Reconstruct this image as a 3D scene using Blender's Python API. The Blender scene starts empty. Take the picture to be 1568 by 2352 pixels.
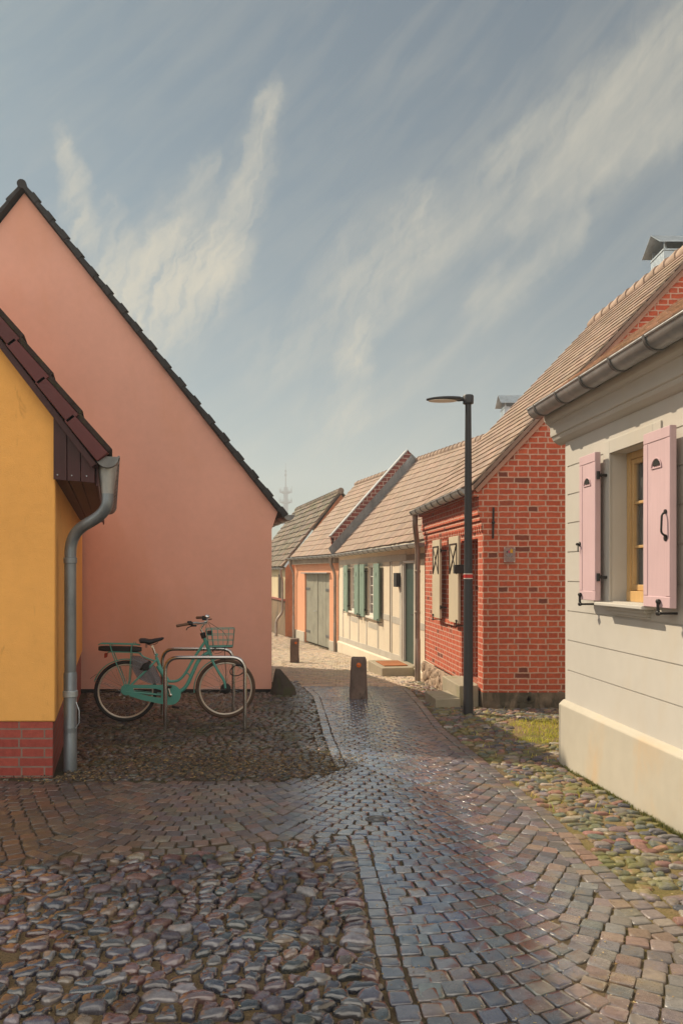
import bpy, bmesh, math, random
import numpy as np
from mathutils import Vector, Matrix
R = math.radians
rng = random.Random(7)
nr = np.random.default_rng(11)
scn = bpy.context.scene
COL = scn.collection

# ------------------------------------------------------------------ camera, sky, sun, exposure
EYE = 1.70                      # eye height above the datum
cam_d = bpy.data.cameras.new('camera')
cam = bpy.data.objects.new('camera', cam_d); COL.objects.link(cam)
cam.location = (0, 0, EYE); cam.rotation_euler = (R(90), 0, 0)
cam_d.sensor_fit = 'HORIZONTAL'; cam_d.sensor_width = 24; cam_d.lens = 26
cam_d.shift_y = 0.0893; cam_d.clip_start = 0.05; cam_d.clip_end = 3000
scn.camera = cam
SUN_AZ, SUN_EL = R(53.5), R(42.0)          # azimuth measured from +Y towards -X
SKY_STRENGTH, SUN_STRENGTH, EXPOSURE = 0.075, 5.0, 0.36
scn.view_settings.view_transform = 'Standard'; scn.view_settings.look = 'None'
scn.view_settings.gamma = 1; scn.view_settings.exposure = EXPOSURE
scn.view_settings.use_curve_mapping = False
scn.render.engine = 'CYCLES'
scn.cycles.use_denoising = True
scn.cycles.sample_clamp_direct = 1.4; scn.cycles.max_bounces = 8; scn.cycles.volume_bounces = 1
to_sun = Vector((-math.sin(SUN_AZ)*math.cos(SUN_EL), math.cos(SUN_AZ)*math.cos(SUN_EL), math.sin(SUN_EL)))
sun_d = bpy.data.lights.new('sun', 'SUN'); sun_d.energy = SUN_STRENGTH; sun_d.angle = R(0.5)
sun_d.color = (1.0, 0.83, 0.60)
sun = bpy.data.objects.new('sun', sun_d); COL.objects.link(sun)
sun.rotation_euler = to_sun.to_track_quat('Z', 'Y').to_euler(); sun.location = to_sun*60


class Gr:
    """Small node-graph writer."""
    def __init__(s, tree):
        s.t = tree; s.t.nodes.clear()
    def n(s, typ, props=None, **ins):
        nd = s.t.nodes.new(typ)
        for k, v in (props or {}).items():
            setattr(nd, k, v)
        for k, v in ins.items():
            key = int(k[1:]) if k[0] == 'i' and k[1:].isdigit() else k.replace('_', ' ')
            s.put(nd.inputs[key], v)
        return nd
    def put(s, sock, v):
        if isinstance(v, bpy.types.NodeSocket):
            s.t.links.new(v, sock)
        elif v is not None:
            if isinstance(v, (tuple, list)) and len(v) == 3 and sock.type == 'RGBA':
                v = (*v, 1)
            sock.default_value = v
    def m(s, op, a, b=None, c=None, clamp=False):
        nd = s.n('ShaderNodeMath', {'operation': op, 'use_clamp': clamp})
        for i, v in enumerate((a, b, c)):
            if v is not None: s.put(nd.inputs[i], v)
        return nd.outputs[0]
    def vm(s, op, a, b=None, out=0, scale=None):
        nd = s.n('ShaderNodeVectorMath', {'operation': op})
        s.put(nd.inputs[0], a)
        if b is not None: s.put(nd.inputs[1], b)
        if scale is not None: s.put(nd.inputs['Scale'], scale)
        return nd.outputs[out]
    def mix(s, f, a, b, mode='MIX'):
        nd = s.n('ShaderNodeMix', {'data_type': 'RGBA', 'blend_type': mode})
        s.put(nd.inputs[0], f); s.put(nd.inputs[6], a); s.put(nd.inputs[7], b)
        return nd.outputs[2]
    def noise(s, vec, scale, detail=4, rough=0.55, dist=0.0):
        nd = s.n('ShaderNodeTexNoise', Scale=scale, Detail=detail, Roughness=rough, Distortion=dist)
        if vec is not None: s.put(nd.inputs['Vector'], vec)
        return nd.outputs[0]
    def rng(s, v, a, b, c=0.0, d=1.0, smooth=False):
        nd = s.n('ShaderNodeMapRange', {'interpolation_type': 'SMOOTHSTEP' if smooth else 'LINEAR'})
        for i, x in enumerate((v, a, b, c, d)): s.put(nd.inputs[i], x)
        return nd.outputs[0]
    def xyz(s, v):
        nd = s.n('ShaderNodeSeparateXYZ'); s.put(nd.inputs[0], v); return nd.outputs
    def comb(s, x, y, z):
        nd = s.n('ShaderNodeCombineXYZ'); s.put(nd.inputs[0], x); s.put(nd.inputs[1], y); s.put(nd.inputs[2], z); return nd.outputs[0]


# world: Nishita sky with thin cirrus described by azimuth and elevation
world = bpy.data.worlds.new('World'); scn.world = world; world.use_nodes = True
g = Gr(world.node_tree)
out = g.n('ShaderNodeOutputWorld')
sky = g.n('ShaderNodeTexSky', {'sky_type': 'NISHITA', 'sun_disc': False, 'sun_elevation': SUN_EL,
                               'sun_rotation': -SUN_AZ, 'air_density': 1.0, 'dust_density': 0.7, 'ozone_density': 1.6, 'altitude': 50})
tc = g.n('ShaderNodeTexCoord')
d = g.xyz(tc.outputs['Generated'])
az = g.m('MULTIPLY', g.m('ARCTAN2', d[0], d[1]), 57.2958)
el = g.m('MULTIPLY', g.m('ARCSINE', d[2]), 57.2958)
ae = g.comb(az, el, 0.0)
def capsule(p, a, b, w0, w1, strength):
    """soft streak from a to b (degrees); half-width w0 at a, w1 at b"""
    a = Vector((a[0], a[1], 0)); b = Vector((b[0], b[1], 0)); ab = b-a
    pa = g.vm('SUBTRACT', p, tuple(a))
    t = g.m('DIVIDE', g.vm('DOT_PRODUCT', pa, tuple(ab), out=1), ab.length_squared, clamp=True)
    near = g.vm('SCALE', tuple(ab), scale=t)
    dist = g.vm('LENGTH', g.vm('SUBTRACT', pa, near), out=1)
    w = g.m('ADD', g.m('MULTIPLY', t, w1-w0), w0)
    return g.m('MULTIPLY', g.rng(g.m('DIVIDE', dist, w), 0.0, 1.0, 1.0, 0.0, smooth=True), strength)
warp = g.n('ShaderNodeTexNoise', Vector=ae, Scale=0.16, Detail=4, Roughness=0.6)
wv = g.vm('SCALE', g.vm('SUBTRACT', warp.outputs['Color'], (0.5, 0.5, 0.5)), scale=3.0)
warp2 = g.n('ShaderNodeTexNoise', Vector=ae, Scale=0.7, Detail=5, Roughness=0.6)
wv2 = g.vm('SCALE', g.vm('SUBTRACT', warp2.outputs['Color'], (0.5, 0.5, 0.5)), scale=1.7)
aw = g.vm('ADD', g.vm('ADD', ae, wv), wv2)
streaks = [  # azimuth, elevation pairs in degrees, half-widths, strength
    ((-17.0, 17.5), (-11.0, 21.0), 7.5, 5.0, 0.42), ((29.0, 34.0), (2.0, 22.0), 8.0, 6.0, 0.22),
    ((28.0, 33.0), (7.0, 24.5), 6.0, 3.6, 0.36), ((26.0, 34.5), (12.0, 28.5), 2.6, 1.8, 0.34), ((28.0, 30.5), (13.0, 24.5), 2.0, 1.5, 0.26),
    ((6.5, 25.0), (-5.0, 16.5), 3.6, 4.6, 0.26), ((11.0, 20.0), (17.4, 24.4), 2.2, 1.6, 0.46),
    ((-16.0, 18.5), (-9.5, 23.0), 5.2, 3.6, 0.95), ((-9.5, 22.5), (-5.4, 32.5), 3.2, 1.7, 0.70), ((-17.5, 19.0), (-13.0, 24.0), 4.2, 3.0, 0.62),
    ((-13.0, 22.0), (-10.2, 29.0), 3.4, 1.2, 0.45), ((-16.5, 22.0), (-17.4, 26.0), 2.0, 1.0, 0.34), ((-19.2, 23.6), (-20.6, 28.8), 2.2, 1.2, 0.80),
    ((5.2, 24.6), (6.4, 27.2), 2.4, 1.5, 0.50), ((0.8, 16.0), (1.9, 18.4), 2.2, 1.3, 0.60),
    ((0.2, 12.0), (1.0, 16.0), 2.2, 2.2, 0.34), ((-1.0, 10.0), (12.0, 19.0), 3.0, 3.0, 0.20), ((-3.0, 12.0), (5.0, 22.0), 2.0, 2.0, 0.16)]
dens = None
for s_ in streaks:
    c = capsule(aw, *s_)
    dens = c if dens is None else g.m('ADD', dens, c)
ca, sa = math.cos(R(38)), math.sin(R(38))
axs = g.xyz(ae)
along = g.m('ADD', g.m('MULTIPLY', axs[0], ca), g.m('MULTIPLY', axs[1], sa))
across = g.m('SUBTRACT', g.m('MULTIPLY', axs[1], ca), g.m('MULTIPLY', axs[0], sa))
fib = g.noise(g.vm('ADD', g.comb(g.m('MULTIPLY', along, 0.10), g.m('MULTIPLY', across, 0.55), 3.0), g.vm('SCALE', wv, scale=0.12)), 1.0, 6, 0.54, 0.35)
ca2, sa2 = math.cos(R(66)), math.sin(R(66)); a2 = g.xyz(aw)
al2 = g.m('ADD', g.m('MULTIPLY', a2[0], ca2), g.m('MULTIPLY', a2[1], sa2)); ac2 = g.m('SUBTRACT', g.m('MULTIPLY', a2[1], ca2), g.m('MULTIPLY', a2[0], sa2))
fine = g.noise(g.comb(g.m('MULTIPLY', al2, 0.22), g.m('MULTIPLY', ac2, 1.0), 7.0), 1.0, 8, 0.56, 0.25)
tex = g.m('ADD', g.m('ADD', g.m('MULTIPLY', g.rng(fib, 0.32, 0.72), 0.50), g.m('MULTIPLY', g.rng(fine, 0.36, 0.67), 0.85)), 0.06)
soft = g.m('MULTIPLY', g.rng(az, 1.0, 9.0, 0, 1, True), 0.6)
tex = g.m('ADD', g.m('MULTIPLY', tex, g.m('SUBTRACT', 1.0, soft)), g.m('MULTIPLY', soft, g.m('ADD', g.m('MULTIPLY', g.rng(fib, 0.25, 0.75), 0.8), 0.3)))
veil = g.m('MULTIPLY', g.rng(fib, 0.42, 0.8), 0.16)
cmask = g.m('SUBTRACT', 1.0, g.m('POWER', 2.718, g.m('MULTIPLY', g.m('ADD', g.m('MULTIPLY', dens, tex), veil), -1.05)))
cmask = g.m('MULTIPLY', cmask, g.rng(el, 2.0, 9.0, 0.0, 1.0, smooth=True))
CLOUD = (6.9, 6.3, 4.9); SKY_TINT = (0.55, 0.67, 0.585)
skyc = g.mix(1.0, sky.outputs[0], SKY_TINT, 'MULTIPLY')
skyc = g.mix(cmask, skyc, CLOUD)
# bright cloud added unseen behind the camera to lift the shaded gables
fill_cloud = g.m('MULTIPLY', g.rng(d[1], -0.02, -0.40, 0, 1, True), g.rng(d[2], 0.0, 0.08, 0, 1, True))
billow = g.rng(g.noise(tc.outputs['Generated'], 2.2, 7, 0.6, 0.3), 0.30, 0.56, 0.25, 1.0, True)
skyc = g.mix(g.m('MULTIPLY', fill_cloud, billow), skyc, (15.2, 14.0, 12.2))
bg = g.n('ShaderNodeBackground', Color=skyc, Strength=SKY_STRENGTH)
g.t.links.new(bg.outputs[0], out.inputs[0])

# ------------------------------------------------------------------ numbers of the place
FPX, U0, V0 = 1698.7, 784.0, 1316.0
def at(u, v, Y):
    """metres of the point seen at (u, v) of a 1568 px wide print, Y metres down the street"""
    return Vector(((u-U0)/FPX*Y, Y, EYE-(v-V0)/FPX*Y))
GY = np.array([-60.0, 10.0, 24.5, 600.0]); GZ = np.array([2.025, -0.075, -0.87, -0.87])
def gz(y):
    return np.interp(y, GY, GZ)
def gf(y):
    return float(gz(y))

# ------------------------------------------------------------------ materials
def new_mat(name):
    m = bpy.data.materials.new(name); m.use_nodes = True
    g = Gr(m.node_tree)
    o = g.n('ShaderNodeOutputMaterial'); b = g.n('ShaderNodeBsdfPrincipled')
    g.t.links.new(b.outputs[0], o.inputs[0])
    return m, g, b
def shade(g, col, f):
    """multiply a colour by a grey factor socket"""
    return g.mix(1.0, col, g.comb(f, f, f), 'MULTIPLY')
def plaster(name, col, var=0.10, bump=0.25, grain=140, rough=0.92, stain=None, big=0.7):
    m, g, b = new_mat(name)
    p = g.n('ShaderNodeTexCoord').outputs['Object']
    f = g.m('ADD', g.rng(g.noise(p, big, 6, 0.6), 0.3, 0.7, 1-var, 1+var), g.rng(g.noise(p, 9, 5), 0.3, 0.7, -var*0.4, var*0.4))
    c = shade(g, col, f)
    if stain:
        scol, sc, lo, hi, amt = stain
        k = g.m('MULTIPLY', g.rng(g.noise(g.vm('MULTIPLY', p, (1, 1, 0.35)), sc, 8, 0.65, 0.6), lo, hi, 0, 1, True), amt)
        c = g.mix(k, c, scol)
    g.put(b.inputs['Base Color'], c); b.inputs['Roughness'].default_value = rough
    bp = g.n('ShaderNodeBump', Strength=bump, Distance=0.004, Height=g.m('ADD', g.noise(p, grain, 3, 0.6), g.m('MULTIPLY', g.noise(p, 12, 4), 1.2)))
    g.put(b.inputs['Normal'], bp.outputs[0])
    return m
def brick(name, c1, c2, cm, w=0.24, h=0.076, mortar=0.011, squash=0.5, freq=2, dark=(0.07, 0.025, 0.02), dark_amt=0.5, bump=0.6, rough=0.88, wob=0.006):
    m, g, b = new_mat(name)
    uv = g.n('ShaderNodeTexCoord').outputs['UV']
    wn = g.n('ShaderNodeTexNoise', Vector=uv, Scale=14, Detail=3)
    uvw = g.vm('ADD', uv, g.vm('SCALE', g.vm('SUBTRACT', wn.outputs['Color'], (0.5, 0.5, 0.5)), scale=wob*2))
    br = g.n('ShaderNodeTexBrick', {'offset': 0.5, 'squash': squash, 'squash_frequency': freq}, Vector=uvw, Color1=(0, 0, 0), Color2=(1, 1, 1),
             Mortar=(0.5, 0.5, 0.5), Scale=1.0, Mortar_Size=mortar, Mortar_Smooth=0.12, Bias=0.0, Brick_Width=w, Row_Height=h)
    rnd = g.xyz(br.outputs[0])[0]
    face = g.mix(rnd, c1, c2)
    face = g.mix(g.m('MULTIPLY', g.rng(rnd, 0.91, 0.96), dark_amt), face, dark)
    face = shade(g, face, g.rng(g.noise(uv, 22, 6, 0.65), 0.3, 0.7, 0.78, 1.2))
    mort = shade(g, cm, g.rng(g.noise(uv, 9, 6), 0.3, 0.7, 0.8, 1.15))
    smear = g.rng(g.noise(uv, 5, 7, 0.7), 0.6, 0.75, 0, 0.3)
    fac = g.m('MAXIMUM', br.outputs['Fac'], smear)
    g.put(b.inputs['Base Color'], g.mix(fac, face, mort)); b.inputs['Roughness'].default_value = rough
    hgt = g.m('ADD', g.m('SUBTRACT', 1.0, br.outputs['Fac']), g.m('MULTIPLY', g.noise(uv, 60, 5), 0.5))
    g.put(b.inputs['Normal'], g.n('ShaderNodeBump', Strength=bump, Distance=0.008, Height=hgt).outputs[0])
    return m
def tinted(name, col, var=0.25, scale=30, rough=0.85, moss=None, bump=0.4, grain=60, spec=0.3):
    """tiles, stones: each face carries its own tint"""
    m, g, b = new_mat(name)
    p = g.n('ShaderNodeTexCoord').outputs['Object']
    a = g.n('ShaderNodeAttribute', {'attribute_name': 'tint'})
    c = g.mix(1.0, col, a.outputs['Color'], 'MULTIPLY')
    c = shade(g, c, g.rng(g.noise(p, scale, 6, 0.65), 0.3, 0.7, 1-var, 1+var))
    if moss:
        mc, ms, lo, hi, amt = moss
        k = g.m('MULTIPLY', g.rng(g.noise(p, ms, 8, 0.7), lo, hi, 0, 1, True), amt)
        c = g.mix(k, c, mc)
    g.put(b.inputs['Base Color'], c); b.inputs['Roughness'].default_value = rough
    b.inputs['Specular IOR Level'].default_value = spec
    g.put(b.inputs['Normal'], g.n('ShaderNodeBump', Strength=bump, Distance=0.006, Height=g.noise(p, grain, 5, 0.65)).outputs[0])
    return m
def metal(name, col, rough=0.4, metallic=0.9, var=0.2, scale=6, bump=0.05):
    m, g, b = new_mat(name)
    p = g.n('ShaderNodeTexCoord').outputs['Object']
    n1 = g.noise(g.vm('MULTIPLY', p, (1, 1, 0.4)), scale, 7, 0.65)
    g.put(b.inputs['Base Color'], shade(g, col, g.rng(n1, 0.3, 0.7, 1-var, 1+var)))
    g.put(b.inputs['Roughness'], g.rng(g.noise(p, scale*3, 5), 0.3, 0.7, rough*0.75, rough*1.3))
    b.inputs['Metallic'].default_value = metallic
    g.put(b.inputs['Normal'], g.n('ShaderNodeBump', Strength=bump, Distance=0.003, Height=g.noise(p, 40, 4)).outputs[0])
    return m
def paint(name, col, rough=0.5, var=0.08, grain=(60, 60, 3), bump=0.12, spec=0.4, wear=None):
    m, g, b = new_mat(name)
    p = g.n('ShaderNodeTexCoord').outputs['Object']
    c = shade(g, col, g.m('ADD', g.rng(g.noise(p, 2.5, 6), 0.3, 0.7, 1-var, 1+var), g.rng(g.noise(g.vm('MULTIPLY', p, grain), 1.0, 4), 0.3, 0.7, -var*0.7, var*0.7)))
    if wear:
        c = g.mix(g.m('MULTIPLY', g.rng(g.noise(g.vm('MULTIPLY', p, (14, 14, 3)), 1.0, 8, 0.7), 0.55, 0.7), wear[1]), c, wear[0])
    g.put(b.inputs['Base Color'], c); b.inputs['Roughness'].default_value = rough; b.inputs['Specular IOR Level'].default_value = spec
    g.put(b.inputs['Normal'], g.n('ShaderNodeBump', Strength=bump, Distance=0.003, Height=g.noise(g.vm('MULTIPLY', p, grain), 1.0, 5)).outputs[0])
    return m
def stone_mat(name, wet=0.0, soak=0.55, moss=None, dirt=None, rough=0.45, bump=0.5, var=0.28, grain=55, spec=0.5, damp_scale=0.9):
    m, g, b = new_mat(name)
    p = g.n('ShaderNodeNewGeometry').outputs['Position']
    a = g.n('ShaderNodeAttribute', {'attribute_name': 'tint'})
    c = shade(g, a.outputs['Color'], g.rng(g.noise(p, 38, 6, 0.7), 0.3, 0.7, 1-var, 1+var))
    speck = g.rng(g.noise(p, 260, 3, 0.7), 0.60, 0.72, 0, 0.35)
    c = g.mix(speck, c, shade(g, c, 0.45))
    if dirt:
        dc, sc, lo, hi, amt = dirt
        c = g.mix(g.m('MULTIPLY', g.rng(g.noise(p, sc, 7, 0.7), lo, hi, 0, 1, True), amt), c, dc)
    if moss:
        mc, ms, lo, hi, amt = moss
        c = g.mix(g.m('MULTIPLY', g.rng(g.noise(p, ms, 8, 0.7), lo, hi, 0, 1, True), amt), c, mc)
    g.put(b.inputs['Base Color'], c)
    damp = g.rng(g.noise(p, damp_scale, 4, 0.6), 0.36, 0.6, 0, 1, True)
    q = g.xyz(p)                        # the lane stays wet where the shade of the houses lies longest
    lane = g.m('MULTIPLY', g.rng(g.m('ABSOLUTE', g.m('SUBTRACT', q[0], g.m('SUBTRACT', 0.75, g.m('MULTIPLY', q[1], 0.075)))), 0.90, 0.30, 0, 1, True), g.rng(q[1], 13.5, 11.0, 0, 1, True))
    damp = g.m('MAXIMUM', g.m('MULTIPLY', damp, soak), g.m('MULTIPLY', lane, g.rng(g.noise(p, damp_scale*2.5, 5, 0.65), 0.25, 0.5, 0.6, 1, True)))
    wetv = g.m('MULTIPLY', damp, wet)
    r = g.m('ADD', g.m('MULTIPLY', wetv, 0.14-rough), rough)
    g.put(b.inputs['Roughness'], g.m('ADD', r, g.rng(g.noise(p, 90, 4), 0.3, 0.7, -0.06, 0.10)))
    b.inputs['Specular IOR Level'].default_value = spec
    if wet:
        g.put(b.inputs['Coat Weight'], wetv); b.inputs['Coat Roughness'].default_value = 0.19; b.inputs['Coat IOR'].default_value = 2.0
    h = g.m('ADD', g.noise(p, grain, 5, 0.65), g.m('MULTIPLY', g.noise(p, grain*4, 4, 0.6), 0.35))
    h = g.m('ADD', h, g.m('MULTIPLY', g.noise(p, grain*0.4, 3, 0.6), 1.2))
    bs = g.m('MULTIPLY', g.m('SUBTRACT', 1.0, g.m('MULTIPLY', wetv, 0.86)), bump)
    g.put(b.inputs['Normal'], g.n('ShaderNodeBump', Strength=bs, Distance=0.007, Height=h).outputs[0])
    return m

# ------------------------------------------------------------------ mesh builders
ORG = {}
class MB:
    def __init__(s):
        s.v, s.f, s.c = [], [], []
    def add(s, vs, fs, tint=(1, 1, 1)):
        o = len(s.v); s.v += [tuple(x) for x in vs]
        s.f += [[i+o for i in f] for f in fs]; s.c += [tint]*len(fs); return s
    def hexa(s, p, tint=(1, 1, 1)):
        """8 corners: bottom 0-3, top 4-7"""
        return s.add(p, [(3, 2, 1, 0), (4, 5, 6, 7), (0, 1, 5, 4), (1, 2, 6, 5), (2, 3, 7, 6), (3, 0, 4, 7)], tint)
    def obox(s, o, a, b, c, tint=(1, 1, 1)):
        o, a, b, c = map(Vector, (o, a, b, c))
        return s.hexa([o, o+a, o+a+b, o+b, o+c, o+a+c, o+a+b+c, o+b+c], tint)
    def box(s, lo, hi, tint=(1, 1, 1)):
        return s.obox(lo, (hi[0]-lo[0], 0, 0), (0, hi[1]-lo[1], 0), (0, 0, hi[2]-lo[2]), tint)
    def prism(s, poly, ext, tint=(1, 1, 1)):
        n = len(poly); poly = [Vector(p) for p in poly]; ext = Vector(ext)
        vs = poly+[p+ext for p in poly]
        fs = [tuple(range(n-1, -1, -1)), tuple(range(n, 2*n))]+[(i, (i+1) % n, (i+1) % n+n, i+n) for i in range(n)]
        return s.add(vs, fs, tint)
    def loft(s, secs, closed=True, caps=True, tint=(1, 1, 1)):
        n = len(secs[0]); vs = [p for q in secs for p in q]; fs = []
        for i in range(len(secs)-1):
            for j in range(n if closed else n-1):
                k = (j+1) % n
                fs.append((i*n+j, i*n+k, (i+1)*n+k, (i+1)*n+j))
        if caps and closed:
            fs += [tuple(range(n-1, -1, -1)), tuple(range((len(secs)-1)*n, len(secs)*n))]
        return s.add(vs, fs, tint)
    def tube(s, path, r, n=10, closed=False, caps=True, tint=(1, 1, 1), flat=1.0):
        P = [Vector(p) for p in path]; m = len(P)
        rs = r if isinstance(r, (list, tuple)) else [r]*m
        T = []
        for i in range(m):
            if closed: t = P[(i+1) % m]-P[i-1]
            else: t = P[min(i+1, m-1)]-P[max(i-1, 0)]
            T.append(t.normalized())
        u = T[0].orthogonal().normalized()
        if abs(T[0].y) < 0.9:
            u = (Vector((0, 1, 0))-T[0]*T[0].y).normalized()
        secs = []
        for i in range(m):
            u = (u-T[i]*u.dot(T[i])).normalized(); w = T[i].cross(u)
            secs.append([P[i]+(u*math.cos(2*math.pi*k/n)*flat+w*math.sin(2*math.pi*k/n))*rs[i] for k in range(n)])
        if closed: secs.append(secs[0]); return s.loft(secs, True, False, tint)
        return s.loft(secs, True, caps, tint)
    def lathe(s, o, ax, prof, n=20, tint=(1, 1, 1)):
        """prof: (distance along axis, radius)"""
        o = Vector(o); ax = Vector(ax).normalized(); u = ax.orthogonal().normalized(); w = ax.cross(u)
        secs = [[o+ax*h+(u*math.cos(2*math.pi*k/n)+w*math.sin(2*math.pi*k/n))*max(r, 1e-4) for k in range(n)] for h, r in prof]
        return s.loft(secs, True, True, tint)
    def build(s, name, mat, parent=None, bevel=0.0, seg=2, loc=None, angle=38, double=False):
        me = bpy.data.meshes.new(name)
        off = Vector(loc) if loc is not None else (ORG[parent.name] if parent is not None else Vector((0, 0, 0)))
        me.from_pydata([tuple(Vector(p)-off) for p in s.v], [], s.f)
        at_ = me.attributes.new('tint', 'FLOAT_COLOR', 'FACE')
        at_.data.foreach_set('color', np.array([(*c, 1.0) for c in s.c], dtype=np.float32).ravel())
        bm = bmesh.new(); bm.from_mesh(me)
        bmesh.ops.recalc_face_normals(bm, faces=bm.faces)
        uvl = bm.loops.layers.uv.new('UVMap')
        for f in bm.faces:
            nn = f.normal
            if abs(nn.z) > 0.9:
                for l in f.loops: l[uvl].uv = (l.vert.co.x, l.vert.co.y)
            else:
                t = Vector((-nn.y, nn.x, 0)).normalized()
                for l in f.loops: l[uvl].uv = (l.vert.co.dot(t), l.vert.co.z)
        bm.to_mesh(me); bm.free()
        me.shade_smooth(); me.set_sharp_from_angle(angle=R(angle))
        me.materials.append(mat)
        o = bpy.data.objects.new(name, me); COL.objects.link(o)
        ORG[o.name] = off.copy()
        if parent is not None: o.parent = parent
        elif loc is not None: o.location = loc
        if bevel:
            md = o.modifiers.new('bevel', 'BEVEL'); md.width = bevel; md.segments = seg; md.limit_method = 'ANGLE'; md.angle_limit = R(40)
        return o
    def pieces(s, name, mat, parent, **kw):
        """build every loose piece as an object of its own"""
        par = list(range(len(s.v)))
        def find(i):
            while par[i] != i: par[i] = par[par[i]]; i = par[i]
            return i
        for f in s.f:
            for i in f[1:]: par[find(i)] = find(f[0])
        grp = {}
        for f, c in zip(s.f, s.c): grp.setdefault(find(f[0]), []).append((f, c))
        outs = []
        for fs in grp.values():
            m = MB(); idx = {}
            for f, c in fs:
                q = []
                for i in f:
                    if i not in idx: idx[i] = len(m.v); m.v.append(s.v[i])
                    q.append(idx[i])
                m.f.append(q); m.c.append(c)
            outs.append(m.build(name, mat, parent, **kw))
        return outs
def tag(o, label=None, cat=None, group=None, kind=None):
    if label: o['label'] = label
    if cat: o['category'] = cat
    if group: o['group'] = group
    if kind: o['kind'] = kind
    return o
def thing(name, loc, label, cat, group=None):
    o = bpy.data.objects.new(name, None); COL.objects.link(o); o.location = loc; o.empty_display_size = 0.2
    ORG[o.name] = Vector(loc)
    return tag(o, label, cat, group)
def box_part(name, lo, hi, mat, parent, bevel=0.004):
    return MB().box(lo, hi).build(name, mat, parent, bevel)
def bend(path, r=0.08, n=5):
    """round the corners of a polyline"""
    P = [Vector(p) for p in path]; out = [P[0]]
    for i in range(1, len(P)-1):
        a, b, c = P[i-1], P[i], P[i+1]
        d1 = min(r, (a-b).length*0.49); d2 = min(r, (c-b).length*0.49)
        p, q = b+(a-b).normalized()*d1, b+(c-b).normalized()*d2
        for k in range(n+1):
            t = k/n; out.append(p*(1-t)**2+b*2*t*(1-t)+q*t*t)
    out.append(P[-1]); return out

class Wall:
    """a vertical wall line: corner o (x, y), direction d in plan, outward normal n"""
    def __init__(s, o, d, n):
        s.o = Vector((o[0], o[1], 0)); s.d = Vector((d[0], d[1], 0)).normalized(); s.n = Vector((n[0], n[1], 0)).normalized()
    def p(s, w, z, out=0.0):
        return s.o+s.d*w+s.n*out+Vector((0, 0, z))
    def slab(s, mb, w0, w1, z0, z1, o0, o1, tint=(1, 1, 1)):
        """box from offset o0 to o1 out of the wall"""
        return mb.obox(s.p(w0, z0, o0), s.d*(w1-w0), s.n*(o1-o0), Vector((0, 0, z1-z0)), tint)
    def panel(s, mb, w0, w1, z0, z1, holes=(), ztop=None):
        """face with recesses: holes (w0, w1, z0, z1, depth, back)"""
        ws = sorted({w0, w1, *[x for h in holes for x in h[:2]]}); zs = sorted({z0, z1, *[x for h in holes for x in h[2:4]]})
        for i in range(len(ws)-1):
            for j in range(len(zs)-1):
                cw, cz = (ws[i]+ws[i+1])/2, (zs[j]+zs[j+1])/2
                if any(h[0] < cw < h[1] and h[2] < cz < h[3] for h in holes): continue
                mb.add([s.p(ws[i], zs[j]), s.p(ws[i+1], zs[j]), s.p(ws[i+1], zs[j+1]), s.p(ws[i], zs[j+1])], [(0, 1, 2, 3)])
        for a, b, c, d_, dep, back in holes:
            q = [s.p(a, c), s.p(b, c), s.p(b, d_), s.p(a, d_)]; k = [x-s.n*dep for x in q]
            fs = [(0, 1, 5, 4), (1, 2, 6, 5), (2, 3, 7, 6), (3, 0, 4, 7)]
            if back: fs.append((4, 5, 6, 7))
            mb.add(q+k, fs)
        return mb

def tile_quad(mb, A, B, C, D, rows, tw, th=0.018, lap=1.35, jit=0.006, tintf=None, wave=0.0):
    """courses of tiles on the quad A-B (eave) to D-C (ridge)"""
    A, B, C, D = map(Vector, (A, B, C, D))
    for i in range(rows):
        t0 = i/rows; t1 = min((i+lap)/rows, 1.0)
        L0, R0 = A.lerp(D, t0), B.lerp(C, t0); L1, R1 = A.lerp(D, t1), B.lerp(C, t1)
        nrm = (R0-L0).cross(L1-L0).normalized()
        if nrm.z < 0: nrm = -nrm
        n = max(1, int((R0-L0).length/tw)); sh = 0.5 if i % 2 else 0.0
        cuts = [0.0]+[(k+sh)/n for k in range(0 if sh else 1, n)]+[1.0]
        for k in range(len(cuts)-1):
            a, b = cuts[k], cuts[k+1]
            if b-a < 1e-6: continue
            gap = 0.003/max((R0-L0).length, 0.1)
            j = rng.uniform(-jit, jit); lift = th*1.25+rng.uniform(0, jit*0.6)
            up = (L1-L0).normalized()
            p0, p1 = L0.lerp(R0, a+gap)+up*j, L0.lerp(R0, b-gap)+up*j
            q0, q1 = L1.lerp(R1, a+gap), L1.lerp(R1, b-gap)
            vs = [p0+nrm*(lift-th), p1+nrm*(lift-th), q1-nrm*th*0.5, q0-nrm*th*0.5,
                  p0+nrm*lift, p1+nrm*lift, q1+nrm*th*0.3, q0+nrm*th*0.3]
            mb.hexa(vs, tintf(i, k) if tintf else (1, 1, 1))
    return mb
def under_slab(mb, A, B, C, D, top, bot, tint=(0.7, 0.7, 0.7), n=8):
    A, B, C, D = map(Vector, (A, B, C, D)); top_, bot_ = [], []
    for i in range(n+1):
        for j in range(n+1):
            p = A.lerp(B, j/n).lerp(D.lerp(C, j/n), i/n); top_.append(p-Vector((0, 0, top))); bot_.append(p-Vector((0, 0, bot)))
    m = (n+1)**2; fs = []
    for i in range(n):
        for j in range(n):
            a = i*(n+1)+j; q = (a, a+1, a+n+2, a+n+1); fs += [q, tuple(x+m for x in reversed(q))]
    for k in range(n):
        for a, b in ((k, k+1), (n*(n+1)+k, n*(n+1)+k+1), (k*(n+1), (k+1)*(n+1)), (k*(n+1)+n, (k+1)*(n+1)+n)): fs.append((a, b, b+m, a+m))
    mb.add(top_+bot_, fs, tint)
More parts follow.
